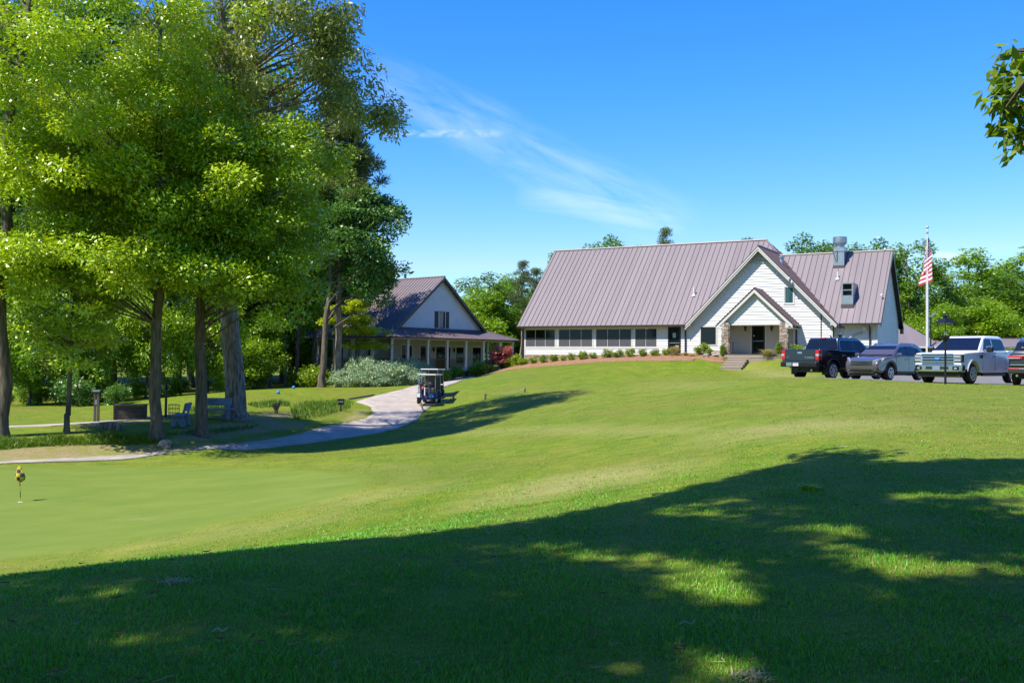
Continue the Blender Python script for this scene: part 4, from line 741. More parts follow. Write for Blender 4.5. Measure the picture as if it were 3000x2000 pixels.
for e_, s_ in ((1.9, 1), (13.9, -1)):
    ze = zs_l(1.9, 0); a_, b_ = Vector((e_, 1.5, ze-.06)), Vector((7.9, 1.5, 7.56)); mb.poly([a_, b_, b_-Vector((0, 0, .26)), a_-Vector((0, 0, .26))], (0, -.04, 0)); mb.poly([a_-Vector((0, 0, .06)), b_-Vector((0, 0, .06)), b_-Vector((0, 0, .09)), a_-Vector((0, 0, .09))], (0, .5, 0))
mb.build('barge_board', M['roof_trim'], sr)
mb = MB(); mb.box(2.9, 13.0, 1.955, 2.01, 2.80, 2.92)
for s_ in (1, -1): a_, b_ = Vector((7.9-s_*5.35, 1.965, 2.95)), Vector((7.9, 1.965, 7.36)); mb.poly([a_, b_, b_-Vector((0, 0, .16)), a_-Vector((0, 0, .16))], (0, .03, 0))
mb.box(7.60, 7.70, 1.94, 2.0, 2.92, 4.45); mb.box(8.45, 8.55, 1.94, 2.0, 2.92, 4.45); mb.box(7.6, 8.55, 1.94, 2.0, 4.45, 4.53); mb.build('gable_trim', M['trim'], gab)
window(shop, 7.70, 8.45, 2.95, 4.42, 2.0, M['black'], M['glass'], .04, .03); MB().box(7.74, 8.27, 1.985, 1.99, 2.98, 4.40).build('window_shade', M['blind'], shop)
for a, b in ((7.12, 7.56), (8.6, 9.0)):
    mb = MB(); mb.box(a, b, 1.95, 1.99, 2.92, 4.45); z = 2.98
    while z < 4.4: mb.box(a+.05, b-.05, 1.935, 1.95, z, z+.04); z += .075
    mb.build('shutter', mat('shutter_grey', (.06, .06, .065), .6), gab)
for i, (a, b, c, d) in enumerate(MAINW): window(shop, a, b, c, d, 2.0, M['black'], M['glass'], .06, .04, rail=(c+d)/2+.2 if i < 2 else None, mull=[((a+b)/2, .09)] if i == 2 else ())
for a, b, c, d in LEFTW: window(shop, a, b, c, d, 0, M['black'], M['glass'], .06, .04, f=lambda s, o, z: (2.0-o, s, z))
mb = MB()
for a, b, c, d in MAINW: mb = MB(); mb.box(a-.09, a, 1.96, 2.01, c-.06, d+.09); mb.box(b, b+.09, 1.96, 2.01, c-.06, d+.09); mb.box(a, b, 1.96, 2.01, d, d+.09); mb.build('casing', M['trim'], wl_)
for a, b, c, d in LEFTW: mb = MB(); mb.box(1.96, 2.01, a-.09, a, c-.06, d+.09); mb.box(1.96, 2.01, b, b+.09, c-.06, d+.09); mb.box(1.96, 2.01, a, b, d, d+.09); mb.build('casing', M['trim'], wl_)
mb = MB(); mb.box(-.12, 15.85, -.12, .12, 1.76, 1.93); mb.box(-.12, .12, .12, 9.7, 1.76, 1.93); mb.box(15.61, 15.85, .12, 9.7, 1.76, 1.93); mb.build('porch_beam', M['trim'], po)
mb = MB(); mb.box(.1, 15.6, .1, 1.98, 1.90, 1.92); mb.box(.1, 1.98, 1.98, 9.6, 1.90, 1.92); mb.box(14.0, 15.6, 1.98, 9.6, 1.90, 1.92); mb.build('porch_ceiling', M['beige'], po)
mb = MB(); gutter(mb, -.5, 16.25, -.45, 1.95); mb.box(-.58, -.45, -.58, 12.4, 1.85, 1.96); mb.box(16.2, 16.33, -.58, 10, 1.85, 1.96); mb.tube([(-.5, -.1, 1.85), (-.22, 0, 1.6), (-.22, 0, -1.2)], .055, 7); mb.tube([(-.5, 9.6, 1.85), (-.25, 9.6, 1.5), (-.25, 9.6, -1.4)], .055, 7); mb.build('porch_gutter', M['bronze'], po)
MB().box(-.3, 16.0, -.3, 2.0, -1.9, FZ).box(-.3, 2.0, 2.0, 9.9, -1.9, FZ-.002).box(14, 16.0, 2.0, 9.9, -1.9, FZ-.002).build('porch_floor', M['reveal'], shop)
FC = [0, 1.86, 4.28, 6.71, 9.15, 11.54, 13.92, 15.73]; LC = [2.37, 4.86, 7.35, 9.58]
for p_, q_ in [(p, 0) for p in FC]+[(0, q) for q in LC]+[(15.73, 3.2)]:
    mb = MB(); w = .115; mb.box(p_-w, p_+w, q_-w, q_+w, FZ, 1.762)
    for a_, b_, e_ in ((FZ, FZ+.22, .035), (1.58, 1.76, .03), (1.38, 1.41, .02), (1.70, 1.762, .06)): mb.box(p_-w-e_, p_+w+e_, q_-w-e_, q_+w+e_, a_, b_+.001)
    mb.build('column', M['trim'], shop)
def railing(a, b):
    mb = MB(); a, b = Vector((*a, 0)), Vector((*b, 0)); d = (b-a).normalized(); L_ = (b-a).length; n = Vector((-d.y, d.x, 0)); c = (a+b)/2; rot = Matrix((d, n, Vector((0, 0, 1)))).transposed()
    mb.cbox((c.x, c.y, FZ+1.0), (L_, .12, .07), rot); mb.cbox((c.x, c.y, FZ+.12), (L_, .06, .06), rot); k = int(L_/.14)
    for i in range(1, k): q = a+d*L_*i/k; mb.cbox((q.x, q.y, FZ+.54), (.035, .035, .8), rot)
    mb.build('railing', M['bronze'], shop)
for i in (0, 1, 2, 3, 5): railing((FC[i]+.12, 0), (FC[i+1]-.12, 0))
for a, b in zip([0]+LC, LC): railing((0, a+.12), (0, b-.12))
for p_ in (6.95, 9.65): mb = MB(); mb.lathe([(.03, 1.15), (.09, 1.08), (.09, .98), (.06, .78), (.03, .72)], 8, c=(p_, 1.85, 0)); mb.box(p_-.03, p_+.03, 1.85, 2.0, 1.0, 1.05); mb.build('wall_lantern', M['black'], shop)
MB().lathe([(.13, zs_l(3.4, 4.2)-.1), (.12, zs_l(3.4, 4.2)+.05), (.05, zs_l(3.4, 4.2)+.1), (.05, zs_l(3.4, 4.2)+.75)], 10, c=(3.4, 4.2, 0)).build('vent_pipe', M['white'], shop)
mb = MB(); mb.lathe([(.04, -.12), (.11, 0), (.11, .04)], 8, 'y', (3.75, 1.9, 3.75)); mb.tube([(3.4, 1.9, 3.3), (3.55, 1.8, 3.45), (3.75, 1.9, 3.7)], .03, 5); mb.build('floodlight', M['white'], shop)
MB().lathe([(.10, .0), (.22, .02), (.22, .08), (.10, .10)], 14, 'x', (1.93, 5.0, .95)).build('wreath', M['bronze'], shop)

# ------------------------------------------------------------------ planting bed and shrubs in front of the clubhouse
bed_lo = outline([(1395, 1107), (1432, 1096), (1470, 1088), (1520, 1080), (1545, 1078), (1652, 1070), (1779, 1060.5), (1890, 1057.5), (1960, 1058), (2001, 1056), (2032, 1059)])
bl = [(x, y) for x, y, z in bed_lo]+[tuple(cw(-3.6, -2.9)), tuple(cw(-2.2, -3.6)), tuple(cw(-1.36, -3.3)), tuple(cw(-1.36, -.2)), tuple(cw(-18.6, .25)), tuple(cw(-19.3, -.2)), tuple(cw(-20.5, .6)), tuple(cw(-22.5, 1.2))]
drape('mulch_bed', bl, M['mulch'], .04, .4); drape('mulch_bed', [tuple(cw(2.5, -.2)), tuple(cw(2.5, -2.3)), tuple(cw(6.3, -2.3)), tuple(cw(8.5, -2.0)), tuple(cw(8.5, 0))], M['mulch'], .05, .4)
def wallpt(px, v, off=0):                             # ground point on the bearing of a photo column, v metres from the clubhouse front
    k = (px-1500)/FPX; y = (v+CO@CV)/(k*CV[0]+CV[1]); return np.array([k*y, y, h(k*y, y)+off])
names = ['first', 'second', 'third', 'fourth', 'fifth', 'sixth', 'seventh', 'eighth', 'ninth', 'tenth', 'eleventh', 'twelfth']
for i, (px, w, v) in enumerate(((1532.7, 27, -1.0), (1563, 23, -1.0), (1592, 26, -1.1), (1622, 27, -1.0), (1651, 19, -1.1), (1674, 25, -1.0), (1708.5, 29, -1.1), (1738, 23, -1.2), (1779, 30, -1.3), (1813, 30, -1.4), (1847, 30, -1.3), (1884, 24, -1.3), (1919, 25, -1.3), (1952, 24, -1.0))):
    s_ = w/FPX*71/.86; loc = wallpt(px, v); lab = f'round clipped green shrub, {names[i]} in the row from the left stone corner' if i < 12 else ['small round shrub under the right part of the last screened window', 'shrub with a tall sprout beside the left glass door'][i-12]
    shrub('foundation_shrub', loc, lab, SH[i % 3], LEAF['shrub'], (s_, s_, s_*random.uniform(.95, 1.12)), 'clipped shrubs along the clubhouse front')
for px, D, w, hgt, lab in ((1497, 79, 1.5, 1.1, 'low yellow green shrub under the end porch columns'), (1521, 77, 1.3, 1.1, 'leafy shrub at the downspout of the left stone corner'), (1478, 80, 1.1, .8, 'small yellow green shrub right of the red maple')):
    shrub('border_shrub', gp(px, D), lab, SH[px % 3], LEAF['shrub'], (w, w, hgt*1.15))
shrub('laurel_bush', wallpt(2058, -1.3), 'wide green bush under the single window left of the porch', SH[0], LEAF['shrub'], (1.25, 1.1, 1.25)); shrub('laurel_bush', wallpt(2082, -1.5), 'low bush right beside the wide window bush', SH[1], LEAF['shrub'], (.8, .8, .7))
for px, v, s_, lab in ((2334, -1.6, 1.15, 'yellow green bush above the bed of the black pickup'), (2378, -1.6, 1.1, 'green bush behind the rear window of the black pickup')): shrub('laurel_bush', wallpt(px, v), lab, SH[2], LEAF['shrub'], (s_, s_, s_))
for px, D, w, hh, lab in ((2585, 60, 1.25, 1.35, 'yellow green bush at the foot of the shaded right gable end'), (2608, 61, 1.1, .95, 'lower yellow green bush between the two tall ones by the gable end'), (2658, 60.5, 1.35, 1.35, 'round yellow green bush right of the clubhouse corner')): shrub('laurel_bush', gp(px, D), lab, SH[px % 3], LEAF['shrub'], (w*1.1, w*1.1, hh*1.35))
COLM = shrub_mesh(41, 40, 70, .07, .2, .62, .9, .5, .5, (.12, .18), 1.2)
for px, lab in ((2116, 'narrow upright evergreen at the left stone pillar'), (2281, 'narrow upright evergreen at the right stone pillar')): shrub('upright_evergreen', wallpt(px, -2.3, .1 if px < 2200 else .25), lab, COLM, LEAF['box'], (.75, .75, .78), 'upright evergreens by the porch pillars')
def blades(n, rg, r0, hgt, w, spread, bendk=.6, seg=4, jit=.35):
    """arching blades from one root"""
    a_ = rg.uniform(0, 2*math.pi, n); l = hgt*rg.uniform(.55, 1.1, n); s_ = spread*rg.uniform(.2, 1.1, n); b0 = rg.normal(size=(n, 2))*r0; V_, T_ = [], []
    sd = np.stack([-np.sin(a_), np.cos(a_)], -1)
    ts = np.linspace(0, 1, seg+1); P_ = []
    for t in ts: hor = s_*t**1.6; z = l*(t-.45*bendk*t**2.4); c = b0+np.stack([np.cos(a_), np.sin(a_)], -1)*hor[:, None]; ww = (w*(1-t**2*.9))*.5; P_.append((np.c_[c-sd*ww, z], np.c_[c+sd*ww, z]))
    v = np.stack([q for p in P_ for q in p], 1).reshape(-1, 3); k = 2*(seg+1); base = np.arange(n)[:, None]*k; f = np.concatenate([base+np.array([2*i, 2*i+1, 2*i+3, 2*i+2]) for i in range(seg)]); return v, f, np.repeat(rg.random(n), k)
def bladeobj(name, v, f, t, m, parent=None):
    me = fmesh(name, v, f); a_ = me.attributes.new('tint', 'FLOAT', 'POINT'); a_.data.foreach_set('value', t.astype(np.float32)); return link(name, me, m, parent)
rg = np.random.default_rng(8)
for px, v, hgt, spr, nn, lab in ((1976, -1.4, 1.15, .65, 420, 'fountain grass clump in front of the left glass door'), (2250, -2.75, 1.1, .8, 560, 'large pale fountain grass clump beside the porch steps'), (2010, -1.6, .5, .45, 160, 'small straw coloured grass tuft at the downspout'), (2030, -1.9, .35, .4, 130, 'flattened straw tuft left of the low rocks'), (2128, -2.6, .45, .45, 170, 'straw tuft at the foot of the left stone pillar'), (2285, -2.6, .5, .35, 140, 'straw tuft below the right upright evergreen')):
    o = bladeobj('fountain_grass', *blades(nn, rg, .10, hgt, .022, spr, .9), LEAF['fount']); o.location = wallpt(px, v, 0 if px != 2250 and px != 2285 else .02); tag(o, lab, 'ornamental grass')
def rock(name, loc, d, lab, seed, cat='rock', m='rock', group=None):
    bm = bmesh.new(); bmesh.ops.create_icosphere(bm, subdivisions=3, radius=.5); r_ = random.Random(seed); ph = [r_.uniform(0, 6) for _ in range(6)]
    for q in bm.verts: k = 1+.16*math.sin(q.co.x*7+ph[0])*math.sin(q.co.y*6+ph[1])+.12*math.sin(q.co.z*11+ph[2]+q.co.x*5); q.co = Vector((q.co.x*k*d[0], q.co.y*k*d[1], q.co.z*k*d[2]+d[2]*.3))
    me = bpy.data.meshes.new(name); bm.to_mesh(me); bm.free(); o = link(name, me, M[m]); o.location = tuple(loc); o.rotation_euler = (0, 0, r_.uniform(0, 3)); return tag(o, lab, cat, group)
rock('boulder', wallpt(2098, -1.9, .05), (.95, .5, .42), 'long pale boulder in the mulch left of the porch', 1); rock('boulder', wallpt(2070, -2.2, .02), (.5, .4, .3), 'smaller grey rock next to the long boulder', 2); rock('boulder', wallpt(2354, -1.7, .15), (.7, .5, .55), 'pale rough rock between the two bushes behind the black pickup', 3)
# leaning yard lamp stuck upside down at the pillar: a shade with its pole pointing up
loc = wallpt(2147, -2.05, 0); loc[2] = EYE+.40
yl = empty('yard_lamp_shade', loc, 0, 'black lamp shade with its rod pointing up on the porch beside the left pillar', 'lamp'); MB().lathe([(.20, 0), (.21, .06), (.10, .17), (.05, .22), (.04, .34), (.035, .36)], 14).build('shade', M['black'], yl); MB().tube([(0, 0, .3), (.01, 0, 1.0)], .03, 7).build('rod', M['black'], yl)

# ------------------------------------------------------------------ planting at the porch house
JUN = [shrub_mesh(51, 60, 110, .16, 1.7, .75, .6, .3, .45, (.3, .55), .9), shrub_mesh(52, 60, 110, .16, 1.7, .8, .6, .3, .45, (.3, .55), .9)]
for i, (px, D, w, hh, lab) in enumerate(((1030, 70.5, 1.0, 1.05, 'spreading blue green juniper at the pale pine trunk, leftmost of the juniper bank'), (1082, 72, 1.05, 1.5, 'tall blue green juniper in the left middle of the bank'), (1090, 70, .95, .9, 'low blue green juniper along the front edge of the bank'), (1140, 71, 1.0, 1.25, 'blue green juniper in the middle of the bank before the porch corner'),
                                         (1185, 72.5, 1.1, 1.55, 'highest blue green juniper above the golf carts'), (1200, 70.5, .9, .95, 'low juniper at the edge of the path beside the carts'), (1235, 75, .95, 1.25, 'rightmost blue green juniper next to the box hedge'))):
    shrub('juniper', gp(px, D), lab, JUN[i % 2], LEAF['juniper'], (w, w, hh*.85), 'spreading junipers before the porch')
unique_tree('japanese_maple', 1470, 79.5, 'red leaved japanese maple by the porch house corner', 61, 2.4, .06, [(46, 0, 0, 1.15, 1.05, 1.05, .4, 1)], LEAF['redmaple'], M['bark'], .13, 130, nlimb=20, squash=.4, rad=(.25, .42), droop=.5)
for px, D, s_, lab in ((1414, 77, (1.65, 1.65, 1.55), 'round bright clipped bush at the end of the path'), (1392, 79, (1.2, 1.2, 1.7), 'darker clipped bush behind the round bright one'), (1425, 80, (1.4, 1.3, 1.6), 'clipped bush between the round bright one and the red maple'), (1290, 77.5, (1.1, .9, .9), 'flat clipped box bush right of the junipers'), (1311, 78, (1.0, .8, 1.0), 'flat clipped box bush below the fifth porch column')):
    shrub('box_bush', gp(px, D), lab, SH[px % 3], LEAF['box'], s_)
for px, D, s_, lab in ((1302, 73.5, (1.35, 1.2, 1.35), 'dark purple shrub behind the golf cart roofs'), (1338, 76, (1.45, 1.3, 1.55), 'purple shrub with pale tips left of the porch house door'), (930, 73, (2.2, 1.6, 2.4), 'dark clipped bush at the shaded left porch end')):
    shrub('dark_bush' if px < 1000 else 'purple_shrub', gp(px, D), lab, SH[px % 3], LEAF['purple' if px > 1000 else 'dark'], s_)
for px, D, s_, lab in ((905, 74, (2.0, 1.6, 2.3), 'dark rounded hedge bush left of the leaning sweetgum trunk'), (870, 76, (1.8, 1.5, 2.0), 'dark rounded hedge bush beyond the tee markers')): shrub('dark_bush', gp(px, D), lab, SH[0], LEAF['dark'], s_)
shrub('yellow_shrub', gp(1152, 80.5), 'small yellow flowering shrub at the porch corner column', SH[1], LEAF['dogwood'], (1.1, 1.1, 1.5))
for px in (1325, 1365):
    pt = empty('planter', gp(px, 79), 0, 'dark planter with white flowers left of the porch house door' if px < 1340 else 'dark planter with white flowers right of the porch house door', 'planter'); MB().lathe([(.18, 0), (.24, .5), (.26, .52)], 12).build('pot', M['bronze'], pt); rg = np.random.default_rng(px); v, t = leaves([(0, 0, .7)], [.3], [160], .09, rg, .7); o = link('flowers', leafmesh('flowers', v, t), M['white'], pt)

# ------------------------------------------------------------------ vehicles (local frame: x forward, y left, z up, origin on the ground)
def arc(cx, cz_, r, a0, a1, n=9): return [(cx+r*math.cos(R(a0+(a1-a0)*i/(n-1))), cz_+r*math.sin(R(a0+(a1-a0)*i/(n-1)))) for i in range(n)]
def profile(name, pts, hw, m, parent, bevel=.05, seg=3, smooth=True):
    """a closed side outline given width; hw(x, z) is the half width there"""
    n = len(pts); vs = [(x, s*hw(x, z), z) for s in (-1, 1) for x, z in pts]; me = bpy.data.meshes.new(name); me.from_pydata(vs, [], [tuple(range(n)), tuple(range(2*n-1, n-1, -1))]+[(i, (i+1) % n, (i+1) % n+n, i+n) for i in range(n)])
    bm = bmesh.new(); bm.from_mesh(me); bmesh.ops.recalc_face_normals(bm, faces=bm.faces); bm.to_mesh(me); bm.free(); o = link(name, me, m, parent)
    if bevel: b = o.modifiers.new('bevel', 'BEVEL'); b.width = bevel; b.segments = seg; b.limit_method = 'ANGLE'; b.angle_limit = R(40)
    for p in me.polygons: p.use_smooth = True
    try: me.set_sharp_from_angle(angle=R(50))
    except Exception: pass
    return o
def sidepanel(name, pts, hw, m, parent, off=.006, sides=(-1, 1), th=.012):
    for s in sides:
        mb = MB(); n = len(pts); vs = [(x, s*(hw(x, z)+off), z) for x, z in pts]+[(x, s*(hw(x, z)+off-th), z) for x, z in pts]; mb.add(vs, [tuple(range(n)), tuple(range(2*n-1, n-1, -1))]+[(i, (i+1) % n, (i+1) % n+n, i+n) for i in range(n)]); mb.build(name, m, parent)
def crosspanel(name, p0, p1, hw, m, parent, off=.008, inset=.07, cut=.0):
    """a pane across the car between two outline points (x, z)"""
    (x0, z0), (x1, z1) = p0, p1; d = Vector((x1-x0, 0, z1-z0)).normalized(); nrm = Vector((-d.z, 0, d.x)); nrm = nrm if nrm.z > 0 or abs(nrm.x) > .9 else -nrm
    a, b = Vector((x0, 0, z0))+d*inset, Vector((x1, 0, z1))-d*inset; w0, w1 = hw(a.x, a.z)-inset-cut, hw(b.x, b.z)-inset; o = nrm*off
    mb = MB(); mb.poly([a+o+Vector((0, -w0, 0)), a+o+Vector((0, w0, 0)), b+o+Vector((0, w1, 0)), b+o+Vector((0, -w1, 0))], -nrm*.02); return mb.build(name, m, parent)
def wheel(parent, x, y, r, side, spokes=6, double=True, w=.25, rim='alloy', rr=.66):
    t = MB(); t.lathe([(r*rr, -w/2), (r*.9, -w/2), (r, -w*.36), (r, w*.36), (r*.9, w/2), (r*rr, w/2)], 28, 'y', (x, y, r)); o = t.build('wheel', M['tyre'], parent, smooth=True)
    k = MB(); yo = y+side*w*.5; R0 = r*rr; k.lathe([(R0, -.05*side), (R0+.004, .02*side), (R0-.03, .025*side), (R0-.04, -.04*side)], 28, 'y', (x, yo, r)); k.lathe([(.05, -.03*side), (.065, .015*side), (.0001, .02*side)], 12, 'y', (x, yo, r))
    for i in range(spokes):
        for da in ((-.16, .16) if double else (0,)):
            a = 2*math.pi*i/spokes+.3+da; rot = Matrix.Rotation(-a, 3, 'Y'); k.cbox((x+math.cos(a)*R0*.53, yo+side*.014, r+math.sin(a)*R0*.53), (R0*.95, .03, R0*(.11 if double else .2)), rot)
    k.build('rim', M[rim], o); MB().lathe([(R0-.01, -.004), (R0-.01, .004)], 20, 'y', (x, yo+side*.002, r)).build('brake_disc', M['black'], o); return o
def plate(parent, x, y, z, nx_, w=.3, hh=.15, name='licence_plate', m='white'):
    return MB().box(min(x, x+nx_*.015), max(x, x+nx_*.015), y-w/2, y+w/2, z-hh/2, z+hh/2).build(name, M[m], parent)
def pickup(loc, heading, label, paint, rear_view, group='vehicles parked beside the lawn'):
    t = empty('pickup_truck', loc, heading, label, 'pickup truck', group); P_ = M[paint]; r = .405 if not rear_view else .41; FA, RA = 1.92, -1.72
    hw = lambda x, z: (1.0-.10*max(0, (x-2.3)/.6)**2-.03*max(0, .75-z)) if z < 1.36 else 1.0
    low = [(2.84, .60), (2.86, 1.08), (2.70, 1.19), (2.2, 1.235), (1.42, 1.27), (1.1, 1.285), (-1.28, 1.32), (-1.30, 1.35), (-2.80, 1.37), (-2.84, 1.30), (-2.84, .66), (-2.35, .58)]
    low += [p for p in arc(RA, .42, .53, 190, -10, 13)[::-1]][::-1] and arc(RA, .42, .53, 165, 15, 13) + [(-1.0, .44), (1.2, .44)] + arc(FA, .42, .53, 165, 15, 13) + [(2.6, .58)]
    b = profile('body', low, hw, P_, t, .075, 4)
    ch = lambda x, z: .955-.20*max(0, z-1.30)/.65
    cab = [(1.46, 1.25), (1.05, 1.55), (.62, 1.86), (.40, 1.93), (-.9, 1.945), (-1.12, 1.90), (-1.30, 1.30), (-1.25, 1.2)]; c = profile('cab', cab, ch, P_, t, .085, 4)
    crosspanel('windshield', (1.40, 1.29), (.58, 1.875), ch, M['carglass'], c, .012, .05); crosspanel('rear_window', (-1.265, 1.36), (-1.135, 1.86), ch, M['carglass'], c, .022 if True else 0, .05)
    sidepanel('side_window', [(.98, 1.34), (.60, 1.76), (.46, 1.80), (.02, 1.81), (.02, 1.34)], ch, M['carglass'], c); sidepanel('side_window', [(-.06, 1.34), (-.06, 1.81), (-.92, 1.80), (-1.05, 1.72), (-1.12, 1.36)], ch, M['carglass'], c)
    for pts in ([(1.02, 1.30), (.62, 1.80), (.46, 1.835), (-.98, 1.835), (-1.10, 1.74), (-1.17, 1.31), (-1.15, 1.335), (-1.075, 1.73), (-.97, 1.815), (.46, 1.815), (.60, 1.78), (.99, 1.325)],): sidepanel('window_trim', pts, ch, M['chrome' if rear_view or True else 'black'], c, .010)
    MB().box(-.75, .25, -.45, .45, 1.93, 1.953).build('sunroof', M['carglass'], c)
    MB().box(-2.5, 2.6, -.72, .72, .32, .95).build('chassis', M['plastic'], t)
    for s in (-1, 1):
        wheel(t, FA, s*.84, r, s, 6, True); wheel(t, RA, s*.84, r, s, 6, True)
        sidepanel('wheel_arch', arc(FA, .42, .56, 172, 8, 13)+arc(FA, .42, .50, 8, 172, 13), hw, P_ if not rear_view else M['plastic'], t, .02, (s,)); sidepanel('wheel_arch', arc(RA, .42, .56, 172, 8, 13)+arc(RA, .42, .50, 8, 172, 13), hw, P_ if not rear_view else M['plastic'], t, .02, (s,))
        m_ = MB(); m_.cbox((.92, s*1.20, 1.38), (.16, .26, .22)); mo = m_.build('mirror', M['black'], t, bevel=.04); MB().cbox((.95, s*1.20, 1.47), (.15, .24, .10)).build('mirror_cap', M['chrome'], mo, bevel=.04); MB().tube([(.95, s*.98, 1.33), (.93, s*1.14, 1.34)], .03, 6).build('mirror_arm', M['black'], mo)
        for x in (.13, -.95): MB().cbox((x, s*(hw(0, 1)+.02), 1.10), (.22, .035, .045)).build('door_handle', M['chrome'], t, bevel=.01)
        MB().tube([(1.15, s*.97, .36), (-1.0, s*.97, .36)], .05, 7).build('running_board', M['black' if not rear_view else 'chrome'], t)
        m_ = MB()
        for x in (1.12, -.02, -1.06): m_.box(x-.007, x+.007, min(s*.995, s*1.004), max(s*.995, s*1.004), .52, 1.28)
        m_.build('door_seam', M['reveal'], t); MB().box(-1.30, 1.25, min(s*.97, s*1.012), max(s*.97, s*1.012), .46, .54).build('rocker_trim', M['chrome' if rear_view else paint], t)
    if not rear_view:
        MB().poly([(2.60, -.985, .46), (2.60, .985, .46), (2.84, .93, .46), (2.93, .74, .46), (2.93, -.74, .46), (2.84, -.93, .46)], (0, 0, .30)).build('front_bumper', M['chrome'], t, bevel=.04)
        MB().box(2.45, 2.80, -.86, .86, .26, .46).build('air_dam', M['plastic'], t, bevel=.03)
        for s in (-1, 1): MB().box(2.90, 2.945, s*.74-.12, s*.74+.12, .54, .68).build('fog_light', M['black'], t); MB().box(2.942, 2.95, s*.74-.05, s*.74+.05, .58, .64).build('fog_lens', M['lamp_lens'], t)
        MB().box(2.92, 2.945, -.45, .45, .56, .68).build('bumper_intake', M['plastic'], t); plate(t, 2.945, -.02, .62, 1, .3, .14, m='bench')
        g_ = MB().box(2.82, 2.875, -.62, .62, .80, 1.16).build('grille', M['plastic'], t)
        for z in (.87, .975, 1.08): MB().box(2.86, 2.905, -.63, .63, z-.028, z+.028).build('grille_bar', M['chrome'], g_, bevel=.012)
        m_ = MB(); m_.box(2.86, 2.90, -.64, .64, 1.145, 1.185); m_.box(2.86, 2.90, -.64, .64, .775, .81); m_.build('grille_frame', M['chrome'], g_)
        bo = MB().lathe([(.001, .03), (.115, .03), (.125, .02), (.125, 0)], 24, 'x', (2.90, 0, 0)).build('badge', M['blue'], t); bo.scale = (1, 1, .42); bo.location = (0, 0, .985)
        text('badge_letters', 'Ford', .075, M['white'], t, frame_mtx((2.934, 0, .985), (0, 1, 0), (0, 0, 1)), .002)
        for s in (-1, 1):
            hl = MB().box(2.66, 2.885, min(s*.64, s*.965), max(s*.64, s*.965), .84, 1.16).build('headlight', M['reveal'], t, bevel=.04); MB().box(2.87, 2.90, min(s*.67, s*.92), max(s*.67, s*.92), 1.03, 1.11).build('lamp', M['lamp_lens'], hl, bevel=.02); MB().box(2.87, 2.90, min(s*.67, s*.92), max(s*.67, s*.92), .88, .96).build('lamp', M['lamp_lens'], hl, bevel=.02)
            m_ = MB(); m_.box(2.86, 2.895, min(s*.645, s*.68), max(s*.645, s*.68), .85, 1.15); m_.box(2.86, 2.895, min(s*.66, s*.95), max(s*.66, s*.95), .98, 1.01); m_.build('lamp_bar', M['chrome'], hl)
        sidepanel('fender_vent', [(1.34, 1.02), (1.36, 1.14), (1.10, 1.14), (1.18, 1.02)], hw, M['plastic'], t, .012, (1,)); MB().box(-2.8, -1.35, -.85, .85, 1.33, 1.385).build('bed_cover', M['plastic'], t)
        m_ = MB(); m_.tube([(1.36, -.75, 1.30), (1.28, -.1, 1.37)], .012, 5); m_.tube([(1.38, .05, 1.29), (1.29, .65, 1.36)], .012, 5); m_.build('wiper', M['black'], c)
        for s in (-1, 1): MB().cbox((.15, s*.42, 1.55), (.12, .4, .5)).build('headrest', M['plastic'], t, bevel=.05)
    else:
        MB().box(-3.02, -2.74, -.98, .98, .56, .80).build('rear_bumper', M['black'], t, bevel=.05); g_ = MB().box(-2.87, -2.835, -.80, .80, .84, 1.36).build('tailgate', P_, t, bevel=.02)
        MB().box(-2.89, -2.86, -.12, .12, 1.17, 1.25).build('handle', M['chrome'], g_); text('tailgate_letters', 'TUNDRA', .125, M['chrome'], g_, frame_mtx((-2.872, -.50, .99), (0, -1, 0), (0, 0, 1)), .004); text('badge_letters', '4x4', .07, M['chrome'], g_, frame_mtx((-2.872, .68, 1.02), (0, -1, 0), (0, 0, 1)), .003)
        for s in (-1, 1): tl = MB().box(-2.88, -2.62, min(s*.81, s*1.012), max(s*.81, s*1.012), .88, 1.33).build('tail_light', M['red_lens'], t, bevel=.03); MB().box(-2.885, -2.66, min(s*.86, s*1.018), max(s*.86, s*1.018), 1.06, 1.16).build('reversing_lens', M['lamp_lens'], tl)
        MB().box(-1.22, -1.13, -.16, .16, 1.895, 1.93).build('brake_light', M['red_lens'], c); plate(t, -3.02, 0.12, .68, -1, .3, .15, m='white'); MB().box(-3.037, -3.033, -.02, .26, .72, .745).build('plate_band', M['blue'], t); text('plate_letters', 'FL 602', .06, M['red'], t, frame_mtx((-3.037, .12, .675), (0, -1, 0), (0, 0, 1)), .002); plate(t, -3.02, .48, .68, -1, .3, .16, 'bumper_sticker', 'chrome')
        MB().tube([(-2.9, 0, .45), (-3.12, 0, .45)], .04, 7).build('hitch', M['black'], t); m_ = MB(); m_.box(-2.2, -2.17, .7, .98, .22, .6); m_.box(-2.2, -2.17, -.98, -.7, .22, .6); m_.build('mud_flap', M['plastic'], t); MB().tube([(-2.6, -.6, .42), (-2.95, -.68, .42)], .045, 8).build('exhaust_pipe', M['chrome'], t)
        MB().tube([(-.9, -.3, 1.93), (-1.0, -.3, 2.02)], .03, 6).build('antenna', M['black'], c)
    return t
